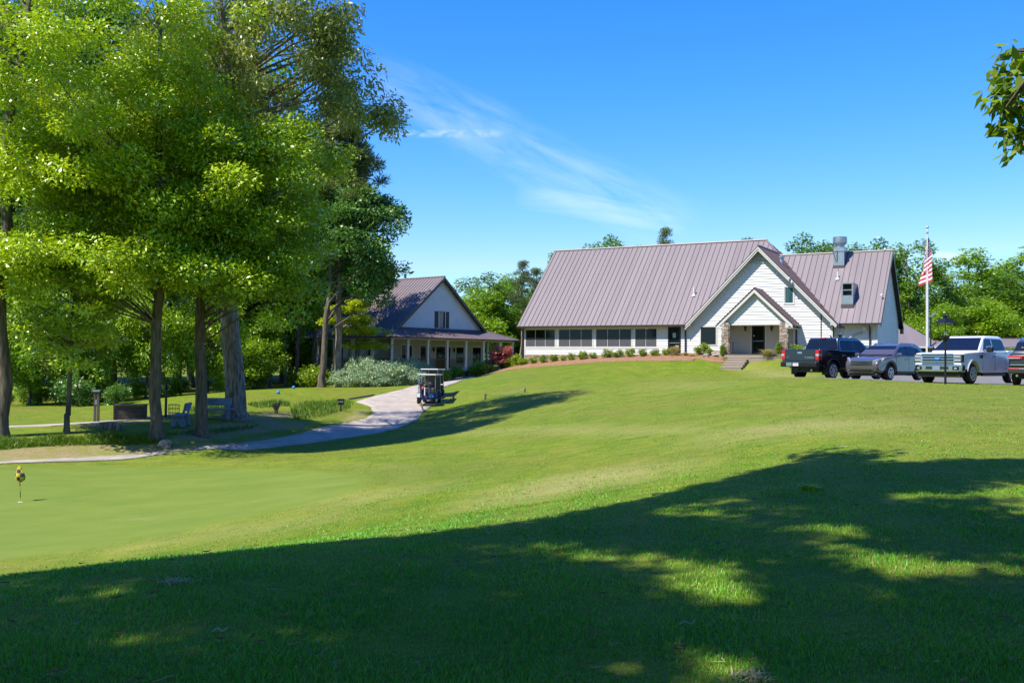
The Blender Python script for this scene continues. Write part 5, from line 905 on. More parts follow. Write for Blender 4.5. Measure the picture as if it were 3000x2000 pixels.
def suv(loc, heading, label, paint, front_detail, sx=1., sz=1., group='vehicles parked beside the lawn'):
    t = empty('suv', loc, heading, label, 'suv', group); P_ = M[paint]; t.scale = (sx, sx, sz); FA, RA, r = 1.32, -1.30, .345
    hw = lambda x, z: .91-.16*max(0, (x-1.55)/.7)**2-.10*max(0, (-x-1.7)/.6)**2-.02*max(0, .6-z)
    low = [(2.24, .42), (2.27, .62), (2.22, .80), (2.02, .93), (1.55, 1.02), (1.05, 1.08), (-1.9, 1.12), (-2.24, 1.10), (-2.27, .75), (-2.22, .45), (-1.85, .36)]+arc(RA, .36, .44, 170, 10, 12)+[(-.75, .31), (.8, .31)]+arc(FA, .36, .44, 170, 10, 12)+[(1.95, .30)]
    profile('body', low, hw, P_, t, .10, 4)
    ch = lambda x, z: .865-.24*max(0, z-1.05)/.62-.10*max(0, (-x-1.5)/.7)
    cab = [(1.12, 1.03), (.72, 1.30), (.30, 1.53), (-.05, 1.62), (-.8, 1.645), (-1.5, 1.60), (-1.85, 1.50), (-2.12, 1.10), (-2.1, 1.0)]; c = profile('cab', cab, ch, P_, t, .08, 4)
    crosspanel('windshield', (1.08, 1.05), (.28, 1.55), ch, M['carglass'], c, .012, .05); crosspanel('rear_window', (-2.06, 1.16), (-1.83, 1.52), ch, M['carglass'], c, .03, .04)
    sidepanel('side_window', [(.80, 1.12), (.42, 1.38), (.18, 1.48), (-.22, 1.51), (-.22, 1.13)], ch, M['carglass'], c); sidepanel('side_window', [(-.30, 1.13), (-.30, 1.515), (-.9, 1.51), (-1.12, 1.47), (-1.16, 1.15)], ch, M['carglass'], c); sidepanel('side_window', [(-1.24, 1.16), (-1.20, 1.46), (-1.45, 1.41), (-1.72, 1.22)], ch, M['carglass'], c)
    sidepanel('window_trim', [(.86, 1.09), (.42, 1.41), (.18, 1.515), (-.25, 1.54), (-.95, 1.54), (-1.45, 1.44), (-1.80, 1.21), (-1.78, 1.2), (-1.45, 1.425), (-.95, 1.522), (-.25, 1.522), (.18, 1.497), (.42, 1.39), (.84, 1.10)], ch, M['chrome'], c, .010)
    for s in (-1, 1):
        MB().tube([(.05, s*.60, 1.60), (-.2, s*.60, 1.66), (-1.3, s*.60, 1.65), (-1.55, s*.6, 1.58)], .022, 6).build('roof_rail', M['chrome'], c)
        wheel(t, FA, s*.77, r, s, 5, True, .22); wheel(t, RA, s*.77, r, s, 5, True, .22); sidepanel('wheel_arch', arc(FA, .36, .47, 172, 8, 12)+arc(FA, .36, .425, 8, 172, 12), hw, M['plastic'], t, .012, (s,)); sidepanel('wheel_arch', arc(RA, .36, .47, 172, 8, 12)+arc(RA, .36, .425, 8, 172, 12), hw, M['plastic'], t, .012, (s,))
        m_ = MB(); m_.cbox((.78, s*1.0, 1.14), (.13, .22, .15)); mo = m_.build('mirror', P_, t, bevel=.045); MB().tube([(.80, s*.84, 1.08), (.78, s*.95, 1.1)], .03, 6).build('mirror_arm', M['black'], mo)
        for x in (-.02, -1.0): MB().cbox((x, s*.925, .93), (.20, .03, .04)).build('door_handle', P_, t, bevel=.012)
        MB().box(-.80, .82, min(s*.88, s*.915), max(s*.88, s*.915), .30, .40).build('sill_trim', M['plastic'], t)
        m_ = MB()
        for x in (.86, -.26, -1.18): m_.box(x-.006, x+.006, min(s*.905, s*.914), max(s*.905, s*.914), .45, 1.08)
        m_.build('door_seam', M['reveal'], t)
    MB().box(-1.9, 1.9, -.6, .6, .22, .8).build('underbody', M['plastic'], t)
    if front_detail:
        g_ = MB().box(2.14, 2.25, -.50, .50, .66, .86).build('grille', M['plastic'], t, bevel=.02)
        for z in (.70, .76, .82): MB().box(2.20, 2.29, -.50, .50, z-.018, z+.012).build('grille_bar', M['chrome'], g_, bevel=.008)
        text('badge_letters', 'H', .16, M['chrome'], t, frame_mtx((2.285, 0, .765), (0, 1, 0), (0, 0, 1)), .01)
        for s in (-1, 1):
            mb = MB(); mb.poly([(2.18, s*.50, .74), (2.20, s*.50, .86), (1.72, s*.83, 1.0), (1.92, s*.80, .84)], (.05, s*.05, .015)); hl = mb.build('headlight', M['lamp_lens'], t, bevel=.015); mb = MB(); mb.poly([(1.84, s*.80, .885), (1.85, s*.80, .95), (1.74, s*.845, .985), (1.80, s*.83, .89)], (.056, s*.056, .016)); mb.build('indicator', M['amber'], hl)
            MB().lathe([(.001, .03), (.06, .03), (.075, 0)], 14, 'x', (2.20, s*.62, .50)).build('fog_light', M['lamp_lens'], t); MB().box(2.10, 2.225, s*.62-.16, s*.62+.16, .45, .55).build('fog_recess', M['black'], t)
        MB().box(2.08, 2.275, -.42, .42, .36, .52).build('lower_intake', M['black'], t, bevel=.03); MB().box(1.95, 2.235, -.60, .60, .33, .37).build('skid_trim', M['chrome'], t, bevel=.02); MB().box(1.8, 2.16, -.70, .70, .20, .32).build('air_dam', M['plastic'], t, bevel=.03)
        m_ = MB(); m_.tube([(1.08, -.6, 1.075), (1.0, .0, 1.13)], .012, 5); m_.tube([(1.1, .0, 1.07), (1.0, .6, 1.12)], .012, 5); m_.build('wiper', M['black'], c)
    else:
        MB().box(-2.34, -2.15, -.86, .86, .40, .62).build('rear_bumper', P_, t, bevel=.05)
        MB().box(-2.33, -2.26, -.78, .78, .70, .73).build('tailgate_trim', M['chrome'], t)
        for s in (-1, 1):
            tl = MB().box(-2.30, -2.05, min(s*.40, s*.86), max(s*.40, s*.86), .90, 1.02).build('tail_light', M['red_lens'], t, bevel=.02); MB().box(-2.31, -2.06, min(s*.48, s*.865), max(s*.48, s*.865), .925, .955).build('lens_bar', M['lamp_lens'], tl)
            MB().box(-2.35, -2.2, min(s*.50, s*.84), max(s*.50, s*.84), .55, .59).build('reflector', M['red_lens'], t); MB().lathe([(.04, -.06), (.055, 0), (.05, .01)], 12, 'x', (-2.36, s*.55, .34)).build('tail_pipe', M['chrome'], t)
        MB().lathe([(.001, 0), (.05, 0), (.05, .01)], 10, 'x', (-2.0, .45, 1.28)).build('sticker', M['white'], c)
    return t
def vloc(x, y): return (x, y, h(x, y)+.035)
TH = R(41)
wx, wy = 18.07, 38.5                                   # front wheel of the white pickup
pickup(vloc(wx+math.cos(TH)*1.92+math.sin(TH)*-.84, wy+math.sin(TH)*1.92+math.cos(TH)*.84), TH+math.pi, 'white crew cab pickup with a chrome grille facing the lawn behind the lamp post', 'paint_white', False)
suv(vloc(16.95, 44.1), TH+math.pi, 'grey brown compact suv between the black pickup and the white pickup', 'paint_grey', True)
pickup(vloc(15.45, 46.3), R(37), 'black crew cab pickup parked with its red lit tailgate towards the lawn', 'paint_black', True)
suv(vloc(21.2, 38.6), R(52), 'dark grey suv cut off by the right edge of the picture', 'paint_dark', False, 1.1, 1.1)

# ------------------------------------------------------------------ golf carts on the path
def golf_cart(loc, heading, label, loaded):
    t = empty('golf_cart', loc, heading, label, 'golf cart', 'golf carts on the path'); r = .23; t.scale = (.9, .9, .9)
    MB().box(-1.15, 1.1, -.56, .56, .26, .36).box(-1.18, -.45, -.58, .58, .36, .74).box(.75, 1.18, -.50, .50, .36, .78).box(-.45, .0, -.56, .56, .36, .66).build('body', M['navy' if loaded else 'black'], t, bevel=.06)
    MB().poly([(1.12, -.6, 1.80), (1.12, .6, 1.80), (-.95, .6, 1.82), (-.95, -.6, 1.82)], (0, 0, .07)).build('roof', M['white'], t, bevel=.03)
    for x, y in ((.85, .5), (.85, -.5), (-.75, .54), (-.75, -.54)): MB().tube([(x+(.12 if x > 0 else -.02), y, .7), (x-.05, y, 1.82)], .022, 7).build('roof_post', M['galv'], t)
    MB().poly([(.96, -.5, .85), (.96, .5, .85), (.83, .5, 1.75), (.83, -.5, 1.75)], (.012, 0, 0)).build('windscreen', M['screen'], t)
    MB().box(-.45, .1, -.52, .52, .66, .78).build('seat', M['plastic'], t, bevel=.04); MB().box(-.55, -.43, -.52, .52, .82, 1.16).build('backrest', M['plastic'], t, bevel=.04)
    for x in (.78, -.80):
        for s in (-1, 1): wheel(t, x, s*.50, r, s, 5, False, .2, 'alloy', .55)
    MB().tube([(.55, .25, .78), (.35, .25, 1.0)], .02, 6).build('steering_column', M['black'], t); st_ = MB(); st_.tube([(.35+.16*math.sin(a)*.3, .25+.16*math.cos(a), 1.0+.16*math.sin(a)) for a in np.linspace(0, 6.28, 17)], .014, 5); st_.build('steering_wheel', M['black'], t)
    if loaded:
        for s, m_, in ((1, 'bag'), (-1, 'bag')):
            bx = MB().tube([(-1.02, s*.27, .52), (-1.16, s*.27, 1.28)], [.13, .145], 12).build('golf_bag', M[m_], t); MB().tube([(-1.19, s*.27, 1.05), (-1.31, s*.27, .7)], [.06, .05], 8).build('bag_pocket', M['navy'], bx)
            mb = MB(); rg = np.random.default_rng(int(3+s))
            for k in range(7): mb.tube([(-1.14, s*.27+rg.uniform(-.09, .09), 1.2), (-1.2+rg.uniform(-.05, .05), s*.27+rg.uniform(-.13, .13), 1.42+rg.uniform(-.06, .06))], [.009, .02], 5)
            mb.build('club', M['chrome'], bx)
        MB().lathe([(.03, 0), (.07, .05), (.075, .14), (.04, .2)], 10, c=(-1.34, .13, .93)).build('head_cover', M['orange'], t); MB().box(-1.36, -1.33, -.02, .05, .56, 1.08).build('towel', M['white'], t, bevel=.01)
        MB().box(-1.22, -1.185, -.52, -.30, .45, .70).build('blue_sticker', M['blue'], t); MB().box(-1.22, -1.185, .34, .55, .44, .70).build('tail_plate', M['white'], t); MB().box(-1.35, -1.0, -.60, -.36, .72, .98).build('cooler', M['bag'], t, bevel=.03); MB().box(-1.2, -1.1, -.5, .5, 1.0, 1.04).build('bag_rail', M['galv'], t); MB().lathe([(.06, 0), (.07, .1), (.04, .14)], 10, c=(-1.12, .4, 1.42)).build('head_cover', M['blue'], t)
    return t
golf_cart(vloc(-4.72, 56.3), R(82), 'golf cart with two loaded bags and an orange head cover on the path', True)
golf_cart(vloc(-4.76, 58.9), R(80), 'second golf cart parked just ahead of the loaded one, its roof showing above', False)

# ------------------------------------------------------------------ small things on the grounds
def gpt(px, D, dz=0): q = gp(px, D); q[2] += dz; return q
fl = empty('flagstick', G(60, 1470), 0, 'short yellow and black practice flagstick with a furled flag on the putting green', 'flagstick')
mb = MB(); mb.tube([(0, 0, -.05), (-.045, 0, .9)], .008, 7); mb.build('stick', M['yellow'], fl)
mb = MB()
for a, b in ((.12, .27), (.40, .55), (.82, .92)): mb.tube([(-.05*a, 0, a), (-.05*b, 0, b)], .0095, 7)
mb.build('stick_band', M['black'], fl)
def cloth(parent, name, prof, m, seed, n=14):         # furled cloth hanging round a pole: rings of (height, radius)
    r_ = random.Random(seed); vs = []
    ph = r_.uniform(0, 6)
    for z, r in prof:
        for k in range(n): a = 2*math.pi*k/n; rr = r*(1+.28*math.sin(3*a+ph+z*9)+.15*math.sin(5*a-z*14)); vs.append((-.045*z/.9+rr*math.cos(a)*1.15, rr*math.sin(a)*.7, z))
    fs = [(i*n+k, i*n+(k+1) % n, (i+1)*n+(k+1) % n, (i+1)*n+k) for i in range(len(prof)-1) for k in range(n)]; mb = MB(); mb.add(vs, fs); return mb.build(name, m, parent, smooth=True)
fm = mat('checked_flag_cloth', (.95, .75, .03), .8, 0, .1); nt = fm.node_tree; ck = nt.nodes.new('ShaderNodeTexChecker'); ck.inputs['Scale'].default_value = 11; ck.inputs[1].default_value = (.50, .40, .01, 1); ck.inputs[2].default_value = (.03, .035, .08, 1); tcx = nt.nodes.new('ShaderNodeTexCoord'); nt.links.new(tcx.outputs['Object'], ck.inputs[0]); nt.links.new(ck.outputs[0], nt.nodes['Principled BSDF'].inputs['Base Color'])
cloth(fl, 'flag', [(.92, .012), (.88, .03), (.80, .05), (.70, .085), (.62, .105), (.55, .075), (.50, .035)], fm, 4)
MB().lathe([(.054, .0), (.06, .004), (.054, .008)], 16).build('cup_rim', M['white'], fl)

pole = empty('flagpole', gp(2717, 68), 0, 'tall white flagpole with a ball top behind the grey suv', 'flagpole'); PZ = EYE+(1056-.009*1217-648)/FPX*68-pole.location.z
mb = MB(); mb.tube([(0, 0, -.1), (0, 0, PZ*.5), (0, 0, PZ)], [.10, .085, .05], 12); mb.build('pole', M['white'], pole, smooth=True); MB().lathe([(.001, -.1), (.07, -.07), (.1, 0), (.07, .07), (.001, .1)], 12, c=(0, 0, PZ+.12)).build('ball', M['galv'], pole); MB().lathe([(.06, -.06), (.08, -.05), (.08, .05), (.06, .06)], 12, c=(0, 0, PZ-.25)).build('truck', M['galv'], pole); MB().tube([(-.12, -.05, PZ-.3), (-.12, -.05, 1.2)], .008, 4).build('halyard', M['white'], pole)
us = empty('national_flag', (pole.location.x, pole.location.y, pole.location.z), 0, 'red and white striped flag with a dark blue corner hanging limp on the tall pole', 'flag')
top, bot = PZ-.45, PZ-4.05                              # limp cloth in folds: stripes follow the cloth, blue canton near the top
def foldpt(s, t):                                      # s along the fly 0..1, t down the hoist 0..1
    zz = top-(top-bot)*(.10*s+t*.62+s*.28); x = .06+.42*math.sin(s*9.5+t*1.5)*(.25+.75*s)*(.35+.65*t)-.18*s*t; y = .30*math.cos(s*11+t*2)*(.3+.7*s); return (x, y, zz)
NS, NT = 40, 13; st_w, st_r, st_b = MB(), MB(), MB(); th_ = (0, .02, 0)
for j in range(NT):
    for i in range(NS):
        s0, s1, t0, t1 = i/NS, (i+1)/NS, j/NT, (j+1)/NT; q = [foldpt(s0, t0), foldpt(s1, t0), foldpt(s1, t1), foldpt(s0, t1)]; tgt = st_b if (j < 7 and i < NS*.4) else (st_r if j % 2 == 0 else st_w); tgt.add(q, [(0, 1, 2, 3)])
st_r.build('red_stripes', M['red'], us); st_w.build('white_stripes', M['flagwhite'], us); cb = st_b.build('canton', M['navy'], us); mb = MB()
for j in range(5):
    for i in range(6): x, y, z = foldpt((i+.5)/6*.4, (j+.5)/13*1.35); mb.cbox((x, y-.02, z), (.05, .01, .05))
mb.build('star', M['flagwhite'], cb)

def lantern_post(loc, hgt, sc, label, group):
    t = empty('lamp_post', loc, R(20), label, 'lamp post', group); b = hgt-1.02*sc
    mb = MB(); mb.tube([(0, 0, -.1), (0, 0, .5), (0, 0, b)], [.045*sc, .04*sc, .035*sc], 10); mb.lathe([(.045*sc, b-.02), (.09*sc, b+.04*sc), (.10*sc, b+.10*sc), (.16*sc, b+.15*sc), (.16*sc, b+.2*sc)], 12); mb.build('post', M['black'], t, smooth=True)
    f0, f1, zb_, zt = .10*sc, .205*sc, b+.2*sc, b+.68*sc; cage = MB()
    for sx_ in (-1, 1):
        for sy in (-1, 1): cage.tube([(sx_*f0, sy*f0, zb_), (sx_*f1, sy*f1, zt)], .012*sc, 5)
    cage.box(-f0, f0, -f0, f0, zb_-.01, zb_+.025*sc); cage.build('lantern_frame', M['black'], t)
    mb = MB(); e, k = .255*sc, .14*sc; v0 = [(s*e, q*e, zt) for s, q in ((-1, -1), (1, -1), (1, 1), (-1, 1))]; v1 = [(s*e, q*e, zt+.03*sc) for s, q in ((-1, -1), (1, -1), (1, 1), (-1, 1))]; v2 = [(s*k, q*k, zt+.17*sc) for s, q in ((-1, -1), (1, -1), (1, 1), (-1, 1))]
    mb.add(v0+v1+v2, [(3, 2, 1, 0)]+[(i, (i+1) % 4, (i+1) % 4+4, i+4) for i in range(4)]+[(i+4, (i+1) % 4+4, (i+1) % 4+8, i+8) for i in range(4)]+[(8, 9, 10, 11)]); mb.lathe([(.09*sc, zt+.17*sc), (.09*sc, zt+.25*sc), (.12*sc, zt+.27*sc), (.03*sc, zt+.33*sc)], 10); mb.build('lantern_roof', M['black'], t)
    MB().lathe([(.02, zb_), (.035*sc, zb_+.06*sc), (.03*sc, zb_+.2*sc), (.005, zb_+.24*sc)], 10).build('bulb', M['lamp_lens'], t); return t
lantern_post(gp(2770, 36.6), 2.62, 1.0, 'black lantern post on the lawn in front of the white pickup', 'lantern posts'); l2 = gp(2461, 57.5); lantern_post(l2, EYE+(1056-8.6-930)/FPX*57.5-l2[2], .82, 'black lantern post behind the cab of the black pickup, before the clubhouse corner', 'lantern posts')
lp = empty('area_light_pole', gp(2727, 84), 0, 'thin dark pole with a tilted light head behind the flagpole', 'light pole'); MB().tube([(0, 0, -.1), (0, 0, 4.3)], .06, 7).build('pole', M['black'], lp); MB().cbox((.22, 0, 4.5), (.5, .3, .1), Matrix.Rotation(-.6, 3, 'Y')).build('head', M['galv'], lp)

def bench(loc, rz, label):
    t = empty('memorial_bench', loc, rz, label, 'bench', 'memorial benches')
    MB().box(-.72, .72, -.22, .22, .40, .47).build('seat', M['bench'], t, bevel=.015); rot = Matrix.Rotation(-.22, 3, 'X'); MB().cbox((0, .27, .74), (1.2, .06, .32), rot).build('backrest', M['bench'], t, bevel=.01)
    for s in (-.5, .5):
        mb = MB(); mb.poly([(s-.05, -.24, 0), (s-.05, -.08, 0), (s-.05, -.04, .18), (s-.05, .04, .18), (s-.05, .10, 0), (s-.05, .30, 0), (s-.05, .22, .40), (s-.05, .36, .86), (s-.05, .27, .86), (s-.05, .14, .40), (s-.05, -.2, .40)], (.1, 0, 0)); mb.build('leg', M['bench'], t, bevel=.01)
    mb = MB()
    for i, (w, z) in enumerate(((.42, .83), (.5, .77), (.34, .71), (.55, .65))):
        for k in range(int(w/.06)): mb.cbox((-.2+(k-w/.12)*.06*1.0+.02, .232-.0-.22*(z-.74)*-1, z), (.04, .01, .022), rot)
    mb.build('inscription', M['bag'], t); return t
bench(gp(531, 38.3), R(-82), 'grey concrete bench seen from the side between the two maple trunks'); bench(gp(637, 41.2), R(8), 'blue grey concrete bench facing the path beside the huge oak trunk')
bx = empty('storage_bin', gp(387, 42.5), R(14), 'weathered dark slatted wooden bin with a sloping lid beside the side path', 'bin')
mb = MB()
for k in range(9): mb.box(-.62, .58, -.30, -.275, .02+k*.065, .075+k*.065); mb.box(-.62, .58, .275, .30, .02+k*.065, .075+k*.065)
for k in range(9): mb.box(.58, .61, -.28, .28, .02+k*.065, .075+k*.065)
mb.box(-.6, .57, -.27, .27, 0, .58); mb.build('slats', M['wood_grey'], bx); mb = MB()
for x in (-.64, .60): mb.box(x-.03, x+.03, -.33, -.27, 0, .66); mb.box(x-.03, x+.03, .27, .33, 0, .66)
mb.build('post', M['wood_grey'], bx); MB().box(-.70, .68, -.36, .36, .63, .67).build('lid', M['wood_grey'], bx)
dp = empty('course_post', gp(285, 41.0), R(5), 'pair of dark square posts with a pale cap box left of the wooden bin', 'post'); MB().box(-.09, -.02, -.04, .04, -.1, 1.28).build('post', M['wood_grey'], dp); MB().box(.03, .13, -.05, .05, -.1, 1.28).build('post', M['wood_grey'], dp); MB().box(-.12, .15, -.09, .09, 1.28, 1.36).build('cap', M['galv'], dp); MB().box(-.02, .03, -.05, .05, .75, .95).build('bracket', M['galv'], dp)
bw = empty('ball_washer', gp(489, 42.5), 0, 'black post with a round top behind the left bench', 'ball washer'); MB().tube([(0, 0, -.1), (0, 0, 1.22)], .055, 10).build('post', M['black'], bw); MB().lathe([(.05, 1.2), (.10, 1.24), (.11, 1.3), (.06, 1.34), (.08, 1.4), (.05, 1.45), (.001, 1.46)], 12).build('finial', M['black'], bw)
wb = empty('wire_basket', gp(513, 42.0), 0, 'open wire mesh litter basket behind the side-on bench', 'basket'); mb = MB()
for k in range(12): a = k*math.pi/6; mb.tube([(.22*math.cos(a), .22*math.sin(a), .02), (.24*math.cos(a), .24*math.sin(a), .55)], .006, 4)
for z in (.04, .2, .38, .55): mb.tube([(.24*math.cos(a), .24*math.sin(a), z) for a in np.linspace(0, 6.283, 17)], .009, 4)
mb.build('basket', M['bronze'], wb)
for i, (px, D, hh, lab) in enumerate(((303, 36.6, .22, 'first and widest cut log stump in the low row left of the maple'), (316, 36.5, .26, 'dark second stump in the low row of cut logs'), (327, 36.4, .27, 'pale topped stump in the middle of the low row of cut logs'), (338, 36.5, .24, 'fourth stump in the low row of cut logs'), (348, 36.4, .2, 'fifth stump in the low row of cut logs'), (359, 36.6, .16, 'lowest stump at the right end of the row of cut logs'))):
    rg = np.random.default_rng(i); o = MB().tube([(0, 0, -.1), (rg.uniform(-.03, .03), 0, hh)], [.085, .08], 9).build('log_stump', M['bark_pale']); o.location = gp(px, D); tag(o, lab, 'stump', 'cut logs in a row')
ps = empty('pruned_crepe_myrtle', gp(812, 46.5), 0, 'hard pruned little tree with bare stubs and few sprouts in the mulch patch', 'small tree'); mb = MB(); rg = np.random.default_rng(5); tips = []
for k in range(7): a = k*.9; q = (.22*math.cos(a), .15*math.sin(a), rg.uniform(.42, .6)); mb.tube([(0, 0, -.1), (.05*math.cos(a), .05*math.sin(a), .2), q], [.06, .05, .035], 6); tips.append(q)
mb.build('trunk', M['bark'], ps); v, t = leaves(tips, [.13]*7, [22]*7, .05, rg); link('sprouts', leafmesh('sprouts', v, t), LEAF['shrub'], ps)
sg = empty('hole_sign', gp(1001, 51), R(-6), 'small black sign with pale lettering by the path in front of the junipers', 'sign'); MB().box(-.17, .17, -.03, .03, .34, .66).build('board', M['bronze'], sg, bevel=.01); MB().box(-.15, .15, -.035, -.03, .36, .64).build('panel', M['black'], sg); MB().box(-.03, .03, -.02, .03, -.1, .36).build('post', M['black'], sg); text('sign_letters', '#- 9/10', .085, M['flagwhite'], sg, frame_mtx((0, -.036, .50), (1, 0, 0), (0, 0, 1)), .002)
def rope_post(px, py, D, hgt, tilt, lab): q = gp(px, D); o = MB().box(-.05, .05, -.05, .05, -.15, hgt).build('rope_post', M['wood_post'], bevel=.01); o.location = q; o.rotation_euler = (0, tilt, .3); return tag(o, lab, 'post', 'rope posts on the slope')
rp = [(1423, 52, .34, 'left one of the two rope posts on the open slope'), (1538, 55, .36, 'right one of the two rope posts on the open slope'), (1241, 54.0, .42, 'leaning rope post at the path edge behind the golf cart'), (1330, 57.5, .22, 'short rope stump on the bank right of the golf cart')]
for px, D, hh, lab in rp: rope_post(px, 0, D, hh, -.25 if px == 1241 else .05, lab)
def rope(a, b, ha, hb, sag, lab): A, B = Vector(gp(*a))+Vector((0, 0, ha)), Vector(gp(*b))+Vector((0, 0, hb)); o = MB().tube([A.lerp(B, t)-Vector((0, 0, sag*4*t*(1-t))) for t in np.linspace(0, 1, 14)], .016, 6).build('guide_rope', M['rope']); tag(o, lab, 'rope')
rope((1423, 52), (1538, 55), .28, .3, .14, 'pale rope sagging between the two posts on the open slope'); rope((1241, 54), (1330, 57.5), .36, .18, .22, 'pale rope sagging from the leaning post at the path edge')
for px, D, lab in ((817, 59, 'blue tee marker on the mound below the slim trunks'), (862, 64, 'blue tee marker nearer the dark hedge')): o = MB().lathe([(.001, 0), (.10, .02), (.12, .1), (.07, .19), (.001, .2)], 10).build('tee_marker', M['blue']); o.location = gp(px, D); tag(o, lab, 'tee marker', 'blue tee markers')
rock('clump_stone', G(484, 1310), (.50, .38, .36), 'pale crumbly stone clump on the bare ground by the path', 9, 'stone', 'rock'); rock('kerb_stone', gp(1244, 52.5), (.22, .2, .16), 'small pale stone at the foot of the leaning rope post', 11)
for (a, b), lab in ((((1022, 1170), (1095, 1158)), 'low dark timber edging where the lawn meets the wide path'), (((1292, 1165), (1345, 1147)), 'low pale timber edging on the bank right of the golf cart')):
    A, B = Vector(G(*a)), Vector(G(*b)); d = B-A; o = MB().tube([A+d*t+Vector((0, 0, h((A+d*t).x, (A+d*t).y)-(A+d*t).z+.03)) for t in np.linspace(0, 1, 8)], .06, 6).build('timber_edging', M['wood_grey' if 'dark' in lab else 'wood_post']); tag(o, lab, 'edging')
# far service buildings with low hipped roofs
b1 = empty('pavilion', gp(2655, 84), 0, 'low building with a hipped mauve roof and lattice wall behind the clubhouse corner', 'building'); bz = b1.location.z
X0, X1 = -5.5, (2768-2655)/FPX*84; ze = EYE+(1066-1014)/FPX*84-bz; zt_ = ze+3.6
mb = MB(); mb.add([(X0, 0, ze), (X1, 0, ze), (X1-4.2, 4.5, zt_), (X0+4, 4.5, zt_), (X1, 9, ze), (X0, 9, ze)], [(0, 1, 2, 3), (1, 4, 2), (4, 5, 3, 2), (5, 0, 3)]); mb.add([(X0, 0, ze-.1), (X1, 0, ze-.1), (X1, 9, ze-.1), (X0, 9, ze-.1)], [(3, 2, 1, 0)]); mb.build('roof', M['roof'], b1)
mb = MB(); k = X0+.4
while k < X1-.5: mb.tube([(k, .5, 0), (k+ze*.5, .5, ze)], .025, 4); mb.tube([(k+ze*.5, .52, 0), (k, .52, ze)], .025, 4); k += .3
mb.build('lattice', M['wood_grey'], b1); MB().box(X0+.3, X1-.4, .7, 8.5, 0, ze-.12).build('wall', M['wood_grey'], b1); MB().box(X0-.05, X1+.08, -.12, 0, ze-.12, ze+.02).build('fascia', M['siding'], b1)
b2 = empty('cart_shed', gp(2930, 86), 0, 'long low shed with a flat mauve roof behind the bed of the white pickup', 'building'); bz = b2.location.z; zl_, zh_ = EYE+(1068-1014)/FPX*86-bz, EYE+(1068-987)/FPX*86-bz
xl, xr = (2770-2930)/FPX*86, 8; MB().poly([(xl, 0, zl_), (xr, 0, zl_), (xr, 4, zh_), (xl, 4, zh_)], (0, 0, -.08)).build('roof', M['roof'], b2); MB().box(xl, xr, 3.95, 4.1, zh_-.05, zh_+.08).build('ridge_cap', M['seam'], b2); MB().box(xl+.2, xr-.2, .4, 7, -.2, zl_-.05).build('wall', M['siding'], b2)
for px, lab in ((2890, 'dark red clipped hedge behind the bed of the white pickup'), (2925, 'dark red hedge bush in the middle of the red row by the shed'), (2960, 'dark red hedge bush above the dark suv')): shrub('red_hedge', gp(px, 70), lab, SH[px % 3], LEAF['redmaple'], (1.5, 1.2, 2.3), 'red hedge bushes')

# ------------------------------------------------------------------ tall shade trees behind and beside the viewer; their crowns shade the near slope
edge = np.vstack([[[-10, 7.4, 0], [-6.5, 8.1, 0], [-4.5, 8.75, 0], [-3.6, 9.1, 0], [-2.5, 9.6, 0], [-1.2, 10.2, 0]], outline([(1500, 1530), (1900, 1452), (2100, 1405), (2250, 1368), (2420, 1330), (2510, 1316), (2580, 1350), (2700, 1346), (3000, 1340), (3300, 1336)])])
SHADE = np.vstack([edge[:, :2], [[13, 12], [12, 2.5], [-8, 2.5], [-9, 6]]])
gaps = [((380, 1872), .42), ((2060, 1735), .6), ((2180, 1748), .45), ((2060, 1905), .36), ((2130, 1945), .40), ((2220, 1985), .42), ((2500, 1552), .75), ((2600, 1684), .6), ((2830, 1662), .6), ((2940, 1666), .4), ((1970, 1502), .5), ((2080, 1508), .35), ((1735, 1632), .38), ((2010, 1660), .4), ((2150, 1672), .5),
        ((270, 1712), .35), ((1440, 1716), .3), ((2300, 1540), .5), ((1200, 1570), .35), ((2840, 1450), .6), ((2130, 1465), .5), ((1560, 1600), .3), ((2600, 1455), .35)]
gapw = [(G(*p)[:2], r) for p, r in gaps]
rg = np.random.default_rng(17); TR = [(-12.5, .5), (-4.5, -4.5), (-9.0, -7.5), (2.5, -5.5)]; clumps = {i: [] for i in range(len(TR))}
def put(gx, gy, r, hh):
    for c, q in gapw: r = min(r, math.hypot(gx-c[0], gy-c[1])-q*.24)
    if r < .2: return
    c = np.array([gx-.58*hh, gy-.42*hh, h(gx, gy)+hh]); w_ = c-np.array([4.4, 8.5, EYE+2.4])
    if np.linalg.norm(w_+SUN*(w_@-SUN)) < 1.15+r: return          # an opening that lets sun onto the low branch
    i = int(np.argmin([math.hypot(c[0]-a, c[1]-b) for a, b in TR])); clumps[i].append((c[0]-TR[i][0], c[1]-TR[i][1], c[2]-h(*TR[i]), r))
cand = rg.uniform((-9, 2.6), (13, 16), (2000, 2)); sd_ = sdist(cand[:, 0], cand[:, 1], SHADE); cand, sd_ = cand[sd_ > .45], sd_[sd_ > .45]
for (gx, gy), d in zip(cand[:1250], sd_[:1250]): put(gx, gy, min(d*.95, rg.uniform(.55, 1.0)), rg.uniform(10, 17))
for a, b in zip(edge[:-1], edge[1:]):                  # the outer fringe of the crowns
    n_ = max(1, int(np.hypot(*(b-a)[:2])/.3)); nrm_ = np.array([b[1]-a[1], -(b[0]-a[0])]); nrm_ = nrm_/np.linalg.norm(nrm_)
    for k in range(n_): q = a[:2]+(b-a)[:2]*(k+.5)/n_+nrm_*rg.uniform(.48, .62); put(q[0], q[1], .5, rg.uniform(8.5, 11))
labs = ['tall shade tree left of the near slope, outside the picture', 'shade tree behind the viewer, outside the picture', 'farther shade tree behind the viewer on the left, outside the picture', 'shade tree behind the viewer on the right, outside the picture']
